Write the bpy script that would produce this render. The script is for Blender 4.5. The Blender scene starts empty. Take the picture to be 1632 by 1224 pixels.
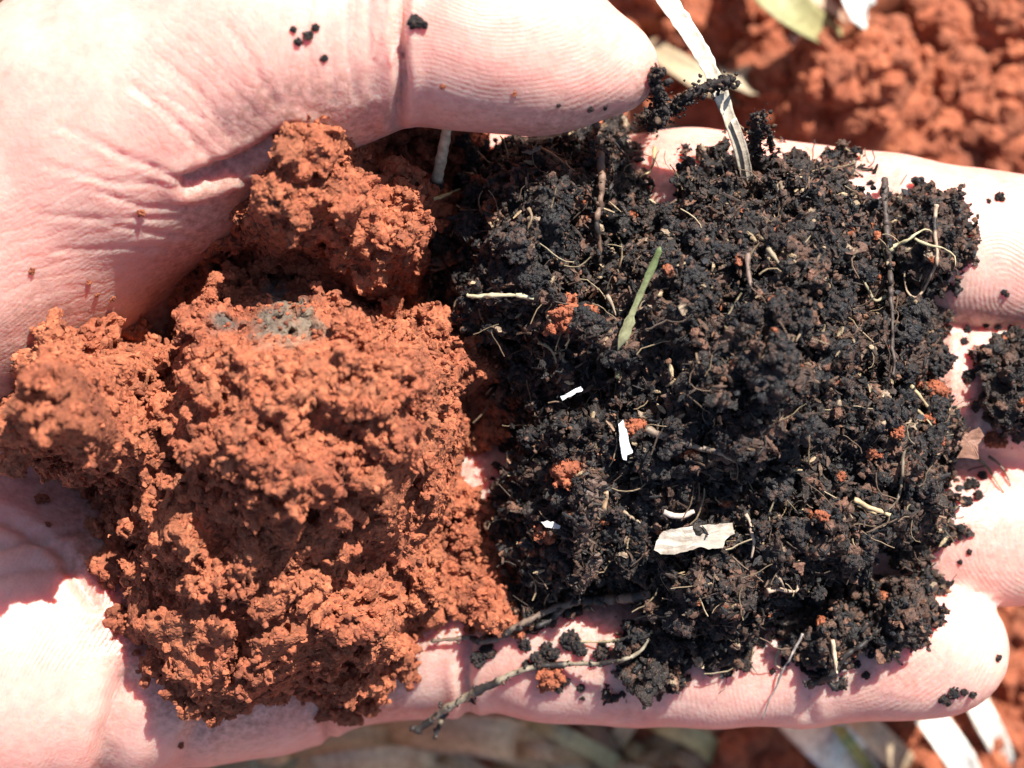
import bpy, math, random
import numpy as np
from mathutils import Vector
from mathutils.bvhtree import BVHTree

rng = np.random.default_rng(7)
random.seed(7)
S = bpy.context.scene
COL = S.collection
R = math.radians
MM = 0.001

# ------------------------------------------------------------------ camera
CAM_H = 200.0            # mm above the plane of the fingers
PX = 0.065               # mm per photo pixel on that plane
cam_d = bpy.data.cameras.new("camera")
cam = bpy.data.objects.new("camera", cam_d)
COL.objects.link(cam)
cam.location = (0, 0, CAM_H*MM)
cam_d.sensor_width = 36.0
cam_d.lens = 36.0*CAM_H/(1632*PX)
cam_d.clip_start = 0.005
cam_d.clip_end = 200.0
cam_d.dof.use_dof = True
cam_d.dof.focus_distance = (CAM_H-8.5)*MM
cam_d.dof.aperture_fstop = cam_d.lens/3.3       # 3.3 mm wide pupil
S.camera = cam
# ------------------------------------------------------------------ sky and sun
SUN_EL, SUN_AZ = 46.0, 28.0
w = bpy.data.worlds.new("World"); S.world = w; w.use_nodes = True
nt = w.node_tree
sky = nt.nodes.new("ShaderNodeTexSky"); sky.sky_type = 'NISHITA'; sky.sun_disc = False
sky.sun_elevation = R(SUN_EL); sky.sun_rotation = R(SUN_AZ)
nt.links.new(sky.outputs[0], nt.nodes["Background"].inputs[0])
nt.nodes["Background"].inputs[1].default_value = 0.07
sun_d = bpy.data.lights.new("sun", 'SUN'); sun_d.energy = 4.6; sun_d.angle = R(0.53); sun_d.color = (1.0, 0.955, 0.88)
sun = bpy.data.objects.new("sun", sun_d); COL.objects.link(sun)
sd = Vector((math.sin(R(SUN_AZ))*math.cos(R(SUN_EL)), math.cos(R(SUN_AZ))*math.cos(R(SUN_EL)), math.sin(R(SUN_EL))))
sun.rotation_euler = sd.to_track_quat('Z', 'Y').to_euler()
sun.location = sd*2
S.view_settings.view_transform = 'Standard'
S.view_settings.look = 'None'
S.view_settings.exposure = 1.22
S.view_settings.gamma = 1.0
S.render.resolution_x, S.render.resolution_y = 1024, 768


# ------------------------------------------------------------------ helpers
def P(px, py, z=0.0):
    """photo pixel + height in mm -> position in mm"""
    f = (CAM_H-z)/CAM_H
    return np.array([(px-816)*PX*f, (612-py)*PX*f, z], dtype=np.float64)

def tag(o, label=None, cat=None, group=None, kind=None):
    if label: o["label"] = label
    if cat: o["category"] = cat
    if group: o["group"] = group
    if kind: o["kind"] = kind
    return o

def mesh_from(name, verts_mm, faces, smooth=True, tint=None, attrs=None):
    me = bpy.data.meshes.new(name)
    v = np.asarray(verts_mm, dtype=np.float32)*MM
    f = np.asarray(faces, dtype=np.int32)
    k = f.shape[1]
    me.vertices.add(len(v)); me.vertices.foreach_set("co", v.ravel())
    me.loops.add(f.size); me.loops.foreach_set("vertex_index", f.ravel())
    me.polygons.add(len(f))
    me.polygons.foreach_set("loop_start", np.arange(0, f.size, k, dtype=np.int32))
    me.polygons.foreach_set("loop_total", np.full(len(f), k, dtype=np.int32))
    me.update(calc_edges=True)
    me.polygons.foreach_set("use_smooth", np.full(len(f), smooth, dtype=bool))
    if tint is not None:
        a = me.attributes.new("tint", 'FLOAT_COLOR', 'POINT')
        t = np.ones((len(v), 4), np.float32); t[:, :3] = tint
        a.data.foreach_set("color", t.ravel())
    for n, arr in (attrs or {}).items():
        a = me.attributes.new(n, 'FLOAT', 'POINT'); a.data.foreach_set("value", np.asarray(arr, np.float32))
    return me

def add_obj(name, me, mat=None, parent=None):
    o = bpy.data.objects.new(name, me); COL.objects.link(o)
    if mat and not me.materials: me.materials.append(mat)
    if parent: o.parent = parent
    return o

def recentre(me):
    """put a mesh's origin at the middle of its base; returns the offset in metres"""
    n = len(me.vertices); co = np.empty(n*3, np.float32); me.vertices.foreach_get("co", co); co = co.reshape(-1, 3)
    c = np.array([(co[:, 0].min()+co[:, 0].max())/2, (co[:, 1].min()+co[:, 1].max())/2, co[:, 2].min()], np.float32)
    me.vertices.foreach_set("co", (co-c).ravel()); me.update()
    return Vector([float(x) for x in c])

def place(name, me, mat, label=None, cat=None, group=None, kind=None):
    c = recentre(me)
    o = add_obj(name, me, mat); o.location = c
    return tag(o, label, cat, group, kind)

# value noise on arbitrary points (numpy)
_perm = rng.permutation(65536).astype(np.int64)
_val = rng.random(65536).astype(np.float32)*2-1
def _h(i, j, k):
    return _val[_perm[(_perm[(_perm[i & 65535]+j) & 65535]+k) & 65535]]
def vnoise(p, scale):
    q = np.asarray(p, np.float64)/scale + 1000.0
    i = np.floor(q).astype(np.int64); f = q-i; f = f*f*(3-2*f)
    x, y, z = i[..., 0], i[..., 1], i[..., 2]; fx, fy, fz = f[..., 0], f[..., 1], f[..., 2]
    def l(a, b, t): return a+(b-a)*t
    return l(l(l(_h(x, y, z), _h(x+1, y, z), fx), l(_h(x, y+1, z), _h(x+1, y+1, z), fx), fy),
             l(l(_h(x, y, z+1), _h(x+1, y, z+1), fx), l(_h(x, y+1, z+1), _h(x+1, y+1, z+1), fx), fy), fz)

def poly_dist(px, py, poly):
    """signed distance to polygon, positive inside (same unit as the inputs)"""
    poly = np.asarray(poly, float); n = len(poly)
    d = np.full(px.shape, 1e9); ins = np.zeros(px.shape, bool)
    for a in range(n):
        x0, y0 = poly[a]; x1, y1 = poly[(a+1) % n]
        ex, ey = x1-x0, y1-y0
        t = np.clip(((px-x0)*ex+(py-y0)*ey)/(ex*ex+ey*ey+1e-9), 0, 1)
        d = np.minimum(d, np.hypot(px-x0-t*ex, py-y0-t*ey))
        c = ((y0 > py) != (y1 > py)) & (px < (x1-x0)*(py-y0)/((y1-y0) if y1 != y0 else 1e-9)+x0)
        ins ^= c
    return np.where(ins, d, -d)

def line_dist(px, py, pts):
    d = np.full(px.shape, 1e9)
    for (x0, y0), (x1, y1) in zip(pts[:-1], pts[1:]):
        ex, ey = x1-x0, y1-y0
        t = np.clip(((px-x0)*ex+(py-y0)*ey)/(ex*ex+ey*ey+1e-9), 0, 1)
        d = np.minimum(d, np.hypot(px-x0-t*ex, py-y0-t*ey))
    return d

def surface_nets(d, org, h):
    """naive surface nets; returns verts, quads, nearest voxel index of each vert"""
    s = d < 0
    nx, ny, nz = d.shape
    cnt = np.zeros((nx-1, ny-1, nz-1), np.int8)
    for a in (0, 1):
        for b in (0, 1):
            for c in (0, 1):
                cnt += s[a:nx-1+a, b:ny-1+b, c:nz-1+c]
    act = (cnt > 0) & (cnt < 8)
    I = np.argwhere(act)
    vid = np.full(act.shape, -1, np.int32); vid[act] = np.arange(len(I), dtype=np.int32)
    acc = np.zeros((len(I), 3), np.float32); num = np.zeros(len(I), np.float32)
    cor = [(a, b, c) for a in (0, 1) for b in (0, 1) for c in (0, 1)]
    val = {c: d[I[:, 0]+c[0], I[:, 1]+c[1], I[:, 2]+c[2]] for c in cor}
    for c in cor:
        for ax in range(3):
            if c[ax] == 1: continue
            e = list(c); e[ax] = 1; e = tuple(e)
            m = (val[c] < 0) != (val[e] < 0)
            t = np.where(m, val[c]/(val[c]-val[e]+1e-12), 0)
            p = np.tile(np.array(c, np.float32), (len(I), 1)); p[:, ax] += t
            acc += p*m[:, None]; num += m
    loc = acc/num[:, None]
    V = (I+loc)*h+np.asarray(org)
    near = I+np.round(loc).astype(int)
    F = []
    for ax in range(3):
        u, v = (ax+1) % 3, (ax+2) % 3
        a = [slice(None)]*3; b = [slice(None)]*3
        a[ax] = slice(0, -1); b[ax] = slice(1, None)
        sa, sb = s[tuple(a)], s[tuple(b)]
        E = np.argwhere(sa != sb)
        ok = (E[:, u] > 0) & (E[:, v] > 0) & (E[:, u] < d.shape[u]-1) & (E[:, v] < d.shape[v]-1)
        E = E[ok]
        inside = sa[E[:, 0], E[:, 1], E[:, 2]]
        q = []
        for du, dv in ((-1, -1), (0, -1), (0, 0), (-1, 0)):
            o = E.copy(); o[:, u] += du; o[:, v] += dv
            q.append(vid[o[:, 0], o[:, 1], o[:, 2]])
        q = np.stack(q, 1)
        q[~inside] = q[~inside][:, ::-1]
        F.append(q)
    return V, np.concatenate(F), near

# ------------------------------------------------------------------ materials
def new_mat(name):
    m = bpy.data.materials.new(name); m.use_nodes = True
    t = m.node_tree; b = t.nodes["Principled BSDF"]
    return m, t, b
def N(t, typ, **kw):
    n = t.nodes.new(typ)
    for k, v in kw.items():
        if k.startswith("i_"): n.inputs[k[2:]].default_value = v
        else: setattr(n, k, v)
    return n
def ramp(t, stops):
    r = t.nodes.new("ShaderNodeValToRGB"); e = r.color_ramp.elements
    while len(e) < len(stops): e.new(0.5)
    for el, (p, c) in zip(e, stops): el.position = p; el.color = (*c, 1)
    return r
def objcoord(t):
    return t.nodes.new("ShaderNodeTexCoord").outputs["Object"]
def noise(t, co, scale, detail=4, rough=0.6, out="Fac"):
    n = t.nodes.new("ShaderNodeTexNoise"); n.inputs["Scale"].default_value = scale
    n.inputs["Detail"].default_value = detail; n.inputs["Roughness"].default_value = rough
    t.links.new(co, n.inputs["Vector"]); return n.outputs[out]
def bump(t, b, height, strength, dist, prev=None):
    n = t.nodes.new("ShaderNodeBump"); n.inputs["Strength"].default_value = strength; n.inputs["Distance"].default_value = dist
    t.links.new(height, n.inputs["Height"])
    if prev is not None: t.links.new(prev, n.inputs["Normal"])
    t.links.new(n.outputs[0], b.inputs["Normal"]); return n.outputs[0]
def mixc(t, fac, a, b_, mode='MIX'):
    m = t.nodes.new("ShaderNodeMix"); m.data_type = 'RGBA'; m.blend_type = mode
    def put(sock, v):
        if hasattr(v, "is_linked") or hasattr(v, "node"): t.links.new(v, sock)
        elif isinstance(v, (int, float)): sock.default_value = v
        else: sock.default_value = (*v, 1)
    put(m.inputs[0], fac); put(m.inputs[6], a); put(m.inputs[7], b_)
    return m.outputs[2]

def mat_red_soil(name, scale=1.0):
    m, t, b = new_mat(name); co = objcoord(t)
    r1 = ramp(t, [(0.25, (0.20, 0.059, 0.034)), (0.45, (0.35, 0.108, 0.054)), (0.72, (0.45, 0.155, 0.076))])
    t.links.new(noise(t, co, 140*scale, 6, 0.65), r1.inputs[0])
    r2 = ramp(t, [(0.35, (0.62, 0.6, 0.62)), (0.6, (1, 1, 1)), (0.85, (1.12, 1.15, 1.15))])
    t.links.new(noise(t, co, 1700*scale, 3, 0.6), r2.inputs[0])
    c = mixc(t, 1.0, r1.outputs[0], r2.outputs[0], 'MULTIPLY')
    at = N(t, "ShaderNodeAttribute", attribute_name="tint")
    c = mixc(t, 1.0, c, at.outputs["Color"], 'MULTIPLY')
    t.links.new(c, b.inputs["Base Color"])
    b.inputs["Roughness"].default_value = 0.88; b.inputs["Specular IOR Level"].default_value = 0.25
    n1 = bump(t, b, noise(t, co, 2600*scale, 4, 0.7), 0.55, 0.00025/scale)
    return m
def mat_compost():
    m, t, b = new_mat("black_compost"); co = objcoord(t)
    at = N(t, "ShaderNodeAttribute", attribute_name="tint")
    r2 = ramp(t, [(0.3, (0.55, 0.52, 0.52)), (0.55, (1, 1, 1)), (0.8, (1.5, 1.35, 1.25))])
    t.links.new(noise(t, co, 1500, 4, 0.65), r2.inputs[0])
    c = mixc(t, 1.0, at.outputs["Color"], r2.outputs[0], 'MULTIPLY')
    t.links.new(c, b.inputs["Base Color"])
    rr = ramp(t, [(0.35, (0.36,)*3), (0.7, (0.8,)*3)])
    t.links.new(noise(t, co, 900, 3), rr.inputs[0]); t.links.new(rr.outputs[0], b.inputs["Roughness"])
    b.inputs["Specular IOR Level"].default_value = 0.3
    bump(t, b, noise(t, co, 2300, 4, 0.7), 0.7, 0.0003)
    return m
def mat_litter(name="plant_litter", rough=0.6, trans=0.0):
    m, t, b = new_mat(name); co = objcoord(t)
    at = N(t, "ShaderNodeAttribute", attribute_name="tint")
    mp = N(t, "ShaderNodeMapping"); mp.inputs["Scale"].default_value = (1, 1, 1); t.links.new(co, mp.inputs[0])
    r2 = ramp(t, [(0.3, (0.6, 0.56, 0.52)), (0.55, (1, 1, 1)), (0.8, (1.15, 1.15, 1.12))])
    t.links.new(noise(t, mp.outputs[0], 1100, 4, 0.65), r2.inputs[0])
    c = mixc(t, 1.0, at.outputs["Color"], r2.outputs[0], 'MULTIPLY')
    t.links.new(c, b.inputs["Base Color"])
    b.inputs["Roughness"].default_value = rough
    bump(t, b, noise(t, co, 1800, 3, 0.6), 0.4, 0.0002)
    return m
def mat_skin():
    m, t, b = new_mat("skin"); co = objcoord(t)
    r1 = ramp(t, [(0.28, (0.69, 0.30, 0.25)), (0.48, (0.74, 0.40, 0.335)), (0.62, (0.76, 0.45, 0.375)), (0.78, (0.76, 0.50, 0.395))])
    t.links.new(noise(t, co, 110, 6, 0.68), r1.inputs[0])
    r3 = ramp(t, [(0.35, (0.93, 0.88, 0.88)), (0.6, (1, 1, 1))])
    t.links.new(noise(t, co, 900, 3, 0.6), r3.inputs[0])
    c = mixc(t, 1.0, r1.outputs[0], r3.outputs[0], 'MULTIPLY')
    # dust rubbed into the skin: attribute
    ad = N(t, "ShaderNodeAttribute", attribute_name="dust")
    dn = ramp(t, [(0.38, (0, 0, 0)), (0.66, (1, 1, 1))]); t.links.new(noise(t, co, 1300, 5, 0.7), dn.inputs[0])
    dm = N(t, "ShaderNodeMath", operation='MULTIPLY'); t.links.new(ad.outputs["Fac"], dm.inputs[0]); t.links.new(dn.outputs[0], dm.inputs[1])
    c = mixc(t, dm.outputs[0], c, (0.22, 0.085, 0.05))
    t.links.new(c, b.inputs["Base Color"])
    b.inputs["Subsurface Weight"].default_value = 0.8
    b.inputs["Subsurface Radius"].default_value = (1.0, 0.3, 0.16)
    b.inputs["Subsurface Scale"].default_value = 0.0032
    b.inputs["Roughness"].default_value = 0.42
    b.inputs["Specular IOR Level"].default_value = 0.42
    # friction ridges: phase carried by the mesh, height = sine of it
    ph = N(t, "ShaderNodeAttribute", attribute_name="ridge_phase"); am = N(t, "ShaderNodeAttribute", attribute_name="ridge_amp")
    wob = N(t, "ShaderNodeMath", operation='MULTIPLY_ADD'); wob.inputs[1].default_value = 7.0
    t.links.new(noise(t, co, 330, 3, 0.5), wob.inputs[0]); t.links.new(ph.outputs["Fac"], wob.inputs[2])
    sn = N(t, "ShaderNodeMath", operation='SINE'); t.links.new(wob.outputs[0], sn.inputs[0])
    brk = ramp(t, [(0.36, (0.08,)*3), (0.64, (1,)*3)]); t.links.new(noise(t, co, 260, 5, .65), brk.inputs[0])
    m1 = N(t, "ShaderNodeMath", operation='MULTIPLY'); t.links.new(sn.outputs[0], m1.inputs[0]); t.links.new(am.outputs["Fac"], m1.inputs[1])
    m2 = N(t, "ShaderNodeMath", operation='MULTIPLY'); t.links.new(m1.outputs[0], m2.inputs[0]); t.links.new(brk.outputs[0], m2.inputs[1])
    n1 = bump(t, b, m2.outputs[0], 0.42, 0.00005)
    # fine cells and stretched wrinkles
    vo = N(t, "ShaderNodeTexVoronoi", feature='DISTANCE_TO_EDGE'); vo.inputs["Scale"].default_value = 1500
    t.links.new(co, vo.inputs["Vector"])
    vr = ramp(t, [(0.0, (0, 0, 0)), (0.25, (1, 1, 1))]); t.links.new(vo.outputs["Distance"], vr.inputs[0])
    n2 = bump(t, b, vr.outputs[0], 0.35, 0.00005, n1)
    wp = N(t, "ShaderNodeAttribute", attribute_name="wrinkle_phase"); wa = N(t, "ShaderNodeAttribute", attribute_name="wrinkle_amp")
    w2 = N(t, "ShaderNodeMath", operation='MULTIPLY_ADD'); w2.inputs[1].default_value = 14.0
    t.links.new(noise(t, co, 210, 4, 0.6), w2.inputs[0]); t.links.new(wp.outputs["Fac"], w2.inputs[2])
    s2 = N(t, "ShaderNodeMath", operation='SINE'); t.links.new(w2.outputs[0], s2.inputs[0])
    rs = ramp(t, [(0.0, (0, 0, 0)), (0.35, (1, 1, 1))])
    sc = N(t, "ShaderNodeMath", operation='MULTIPLY_ADD'); sc.inputs[1].default_value = 0.5; sc.inputs[2].default_value = 0.5
    t.links.new(s2.outputs[0], sc.inputs[0]); t.links.new(sc.outputs[0], rs.inputs[0])
    m3 = N(t, "ShaderNodeMath", operation='MULTIPLY'); t.links.new(rs.outputs[0], m3.inputs[0]); t.links.new(wa.outputs["Fac"], m3.inputs[1])
    n3 = bump(t, b, m3.outputs[0], 0.24, 0.00014, n2)
    bump(t, b, noise(t, co, 600, 4, 0.65), 0.25, 0.0002, n3)
    return m

M_RED = mat_red_soil("red_soil")
M_GROUND = mat_red_soil("red_earth", 0.45)
M_COMP = mat_compost()
M_LIT = mat_litter()
M_SKIN = mat_skin()

# ------------------------------------------------------------------ ground
GZ = -66.0
GBUMPS = [(1560, 90, (11, 6), -20), (1450, 105, (5.5, 4.5), -12), (1330, 175, (16, 6), 6), (1530, 190, (14, 6), 8), (1130, 30, (6, 5), -8), (1190, 70, (5, 5), -9), (1405, 185, (3.4, 3.2), -8), (1445, 190, (2.6, 3.4), -7), (1600, 20, (8, 5), 6), (1620, 230, (5, 8), -9), (1040, 90, (6, 5), -6),
          (1625, 1180, (6, 6), -9), (1180, 1190, (8, 7), -10), (1000, 1200, (9, 8), -8)]
def ground_h(x, y):
    p = np.stack([x, y, np.zeros_like(x)], -1)
    near = np.clip(1.6-np.hypot(x, y)/400, 0.25, 1)
    h = vnoise(p, 38)*7+vnoise(p+50, 17)*4.0+vnoise(p+90, 8)*2.8+vnoise(p+20, 3.6)*1.5+vnoise(p+44, 1.9)*.7
    for bx, by, br, bh in GBUMPS:
        f = (CAM_H-GZ)/CAM_H*PX; h = h+bh*np.exp(-(((x-(bx-816)*f)/br[0])**2+((y-(612-by)*f)/br[1])**2))
    return GZ+h*near+vnoise(p+10, 900)*20*np.clip(np.hypot(x, y)/3000, 0, 1)
ax = np.concatenate([-np.geomspace(60000, 171, 60), np.arange(-170, 170.1, 1.4), np.geomspace(171, 60000, 60)])
gx, gy = np.meshgrid(ax, ax, indexing='ij')
gz = ground_h(gx, gy)
for k in range(420):       # rounded crumbs and lumps of the tilled surface
    cx, cy = rng.uniform(-165, 165, 2); r = rng.choice([2.2, 3.2, 5, 8], p=[.55, .3, .12, .03])*rng.uniform(.6, 1.2)
    i0, i1 = np.searchsorted(ax, [cx-r, cx+r]); j0, j1 = np.searchsorted(ax, [cy-r, cy+r])
    sl = (slice(i0, i1), slice(j0, j1)); pn_ = np.stack([gx[sl], gy[sl], gx[sl]*0], -1); q = r*r*(1+.7*vnoise(pn_, r*.6)+.4*vnoise(pn_+5, r*.3))-(gx[sl]-cx)**2-(gy[sl]-cy)**2
    base = ground_h(np.array([cx]), np.array([cy]))[0]-r*0.25
    gz[sl] = np.where(q > 0, np.maximum(gz[sl], base+np.sqrt(np.maximum(q, 0))), gz[sl])
n = len(ax); idx = np.arange(n*n).reshape(n, n)
fq = np.stack([idx[:-1, :-1], idx[1:, :-1], idx[1:, 1:], idx[:-1, 1:]], -1).reshape(-1, 4)
gv = np.stack([gx, gy, gz], -1).reshape(-1, 3)
g_tint = np.clip(1.0+0.18*vnoise(gv, 24)[:, None]+np.zeros((1, 3)), .6, 1.3)
ground = add_obj("ground", mesh_from("ground", gv, fq, True, g_tint), M_GROUND)
tag(ground, "tilled red earth far below the hand", kind="structure"); del ground["label"]

# ------------------------------------------------------------------ outlines of the soil bodies, photo pixels
main_poly = [(275, 440), (305, 405), (350, 400), (420, 430), (500, 415), (575, 425), (600, 470), (640, 500), (690, 500), (715, 535), (760, 560), (815, 580), (812, 600), (770, 632), (748, 640), (752, 720), (752, 800),
             (728, 855), (690, 885), (700, 940), (685, 1000), (645, 1045), (605, 1112), (520, 1118), (450, 1122), (385, 1148), (330, 1160), (262, 1110), (228, 1060), (182, 1015), (195, 950), (140, 905), (125, 800), (165, 660), (240, 545)]
comp_poly = [(705, 335), (760, 265), (830, 215), (870, 192), (960, 192), (1020, 205), (1028, 250), (1030, 300), (1070, 310), (1100, 262), (1160, 245), (1178, 285), (1215, 275), (1240, 262), (1300, 268), (1340, 275), (1388, 280), (1410, 318),
             (1420, 370), (1440, 420), (1490, 440), (1500, 480), (1525, 530), (1512, 590), (1535, 640), (1545, 700), (1525, 750), (1560, 830), (1515, 855), (1465, 890), (1415, 900), (1400, 945), (1330, 965), (1280, 1000),
             (1200, 1050), (1160, 1060), (1090, 1040), (1040, 1000), (900, 985), (830, 985), (805, 930), (812, 850), (795, 780), (825, 640), (790, 580), (720, 540), (708, 480), (700, 400)]
upper_poly = [(375, 205), (415, 170), (475, 143), (552, 150), (594, 192), (608, 226), (645, 240), (668, 272), (706, 305), (710, 375), (688, 430), (660, 470), (600, 470), (520, 450), (420, 430), (352, 390), (305, 350), (308, 296), (355, 278), (380, 245)]
left_poly = [(8, 560), (25, 520), (70, 490), (110, 505), (150, 515), (205, 535), (240, 580), (245, 640), (250, 700), (235, 750), (180, 775), (130, 790), (80, 775), (40, 765), (-30, 740), (-60, 650), (-10, 600)]
# ------------------------------------------------------------------ hand
def seg_sdf(X, a, b, ra, rb, flat=1.0):
    a = np.asarray(a); b = np.asarray(b); e = b-a
    px_, py_, pz_ = X[0]-a[0], X[1]-a[1], X[2]-a[2]
    t = np.clip((px_*e[0]+py_*e[1]+pz_*e[2])/(e@e+1e-9), 0, 1)
    dx, dy, dz = px_-t*e[0], py_-t*e[1], (pz_-t*e[2])/flat
    return np.sqrt(dx*dx+dy*dy+dz*dz)-(ra+(rb-ra)*t)
def smin(a, b, k):
    h = np.clip(0.5+0.5*(b-a)/k, 0, 1)
    return b+(a-b)*h-k*h*(1-h)
HH = 1.0
lo = np.array([-150., -75., -46.]); hi = np.array([84., 80., 42.])
sh = ((hi-lo)/HH).astype(int)
X = np.meshgrid(*[np.arange(sh[i], dtype=np.float32)*HH+np.float32(lo[i]) for i in range(3)], indexing='ij', sparse=True)
def chain(pts, k):
    d = None
    for (a, ra), (b, rb) in zip(pts[:-1], pts[1:]):
        s = seg_sdf(X, P(*a), P(*b), ra, rb).astype(np.float32)
        d = s if d is None else smin(d, s, k)
    return d
def pad(d, c, r, k=5.0):
    c = P(*c); r = np.asarray(r, float)
    q = np.sqrt(((X[0]-c[0])/r[0])**2+((X[1]-c[1])/r[1])**2+((X[2]-c[2])/r[2])**2)
    return smin(d, ((q-1)*r.min()).astype(np.float32), k)
# palm: metacarpals, thenar and hypothenar masses, wrist
palm = chain([((-420, 600, -20), 17), ((100, 480, -21), 13), ((740, 380, -17), 9.5)], 6)
palm = smin(palm, chain([((-420, 600, -20), 17), ((100, 600, -23), 12), ((760, 575, -18), 9.8)], 6), 8)
palm = smin(palm, chain([((-420, 640, -20), 17), ((100, 760, -22), 12), ((740, 790, -18), 9.5)], 6), 8)
palm = smin(palm, chain([((-420, 700, -20), 17), ((100, 920, -18), 13), ((690, 1000, -16), 8.8)], 6), 8)
palm = smin(palm, chain([((-450, 980, -14), 15), ((20, 1045, -9), 15.5), ((420, 1030, -12.5), 11.5)], 6), 9)
palm = smin(palm, chain([((-480, 500, -14), 16.5), ((-60, 362, -2), 17.6), ((230, 175, 5), 15.2)], 8), 10)
palm = smin(palm, chain([((-420, 650, -19), 19), ((-1000, 700, -22), 21), ((-1600, 760, -24), 26)], 10), 14)
palm = smin(palm, chain([((-420, 820, -18), 16), ((-1000, 880, -22), 18)], 10), 14)
# thumb lies across the top, raised
thumb = chain([((180, 190, 6), 14.5), ((430, 60, 10), 11.6), ((620, 25, 12), 10.4)], 5)
thumb = smin(thumb, chain([((655, 22, 12), 9.6), ((775, 46, 13), 9.0), ((875, 92, 13), 6.3), ((978, 106, 12.5), 4.4)], 4), 1.6)
thumb = pad(thumb, (775, 52, 15), (10, 7.8, 6.4), 3)
thumb = pad(thumb, (500, 70, 13), (9, 8, 7), 4)
index = chain([((700, 350, -15), 9.5), ((1110, 345, -8.6), 8.6), ((1420, 378, -8.4), 8.0), ((1760, 430, -8.5), 6.9)], 4)
index = pad(index, (1590, 398, -5.6), (12, 7.6, 5.6), 4); index = pad(index, (1260, 358, -5), (11, 7.6, 5), 4)
middle = chain([((700, 560, -17), 9.5), ((1130, 600, -11), 8.3), ((1490, 618, -11), 7.6), ((1830, 640, -10), 6.8)], 4)
middle = pad(middle, (1670, 628, -8), (12, 7.2, 5.2), 4); middle = pad(middle, (1310, 612, -8), (11, 7.2, 4.8), 4)
ring = chain([((690, 790, -17), 9.2), ((1110, 830, -11.5), 8.0), ((1440, 842, -10.5), 7.3), ((1730, 852, -9.5), 6.4)], 4)
ring = pad(ring, (1600, 850, -7.6), (11, 7.0, 5.0), 4); ring = pad(ring, (1270, 838, -8.4), (10, 7, 4.8), 4)
pinky = chain([((640, 1000, -15), 8.6), ((1000, 1036, -8.6), 7.4), ((1275, 1046, -7.8), 7.0), ((1494, 1034, -7), 6.5)], 3)
pinky = pad(pinky, (1455, 1034, -4.6), (9.4, 7.0, 5.4), 3); pinky = pad(pinky, (1140, 1045, -5.4), (8.5, 7.1, 4.6), 3)
pinky = pad(pinky, (870, 1035, -7.4), (7.5, 7.4, 5.2), 3)
d = smin(palm, thumb, 3.0)
hand_d = d
for f_, k_ in ((index, 5), (middle, 5), (ring, 5), (pinky, 5)):
    hand_d = np.minimum(hand_d, smin(palm, f_, k_))
hand_d = smin(hand_d, d, 0.6)
hv, hf, _ = surface_nets(hand_d, lo, HH)
del palm, thumb, index, middle, ring, pinky, d
tmp = bpy.data.objects.new("tmp", mesh_from("tmp", hv, hf)); COL.objects.link(tmp)
md = tmp.modifiers.new("s", 'SUBSURF'); md.levels = 1; md.render_levels = 1
bpy.context.view_layer.update()
me2 = bpy.data.meshes.new_from_object(tmp.evaluated_get(bpy.context.evaluated_depsgraph_get()))
nv = len(me2.vertices); co = np.empty(nv*3, np.float32); me2.vertices.foreach_get("co", co); co = co.reshape(-1, 3).astype(np.float64)/MM
no = np.empty(nv*3, np.float32); me2.vertices.foreach_get("normal", no); no = no.reshape(-1, 3).astype(np.float64)
hq = np.empty(len(me2.loops), np.int32); me2.loops.foreach_get("vertex_index", hq); hq = hq.reshape(-1, 4)
bpy.data.objects.remove(tmp)
upx = co[:, 0]/(PX*(CAM_H-co[:, 2])/CAM_H)+816
upy = 612-co[:, 1]/(PX*(CAM_H-co[:, 2])/CAM_H)
up = np.clip(no[:, 2]*1.6+0.25, 0, 1)
disp = 0.22*vnoise(co, 9)+0.10*vnoise(co+30, 4)
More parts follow.
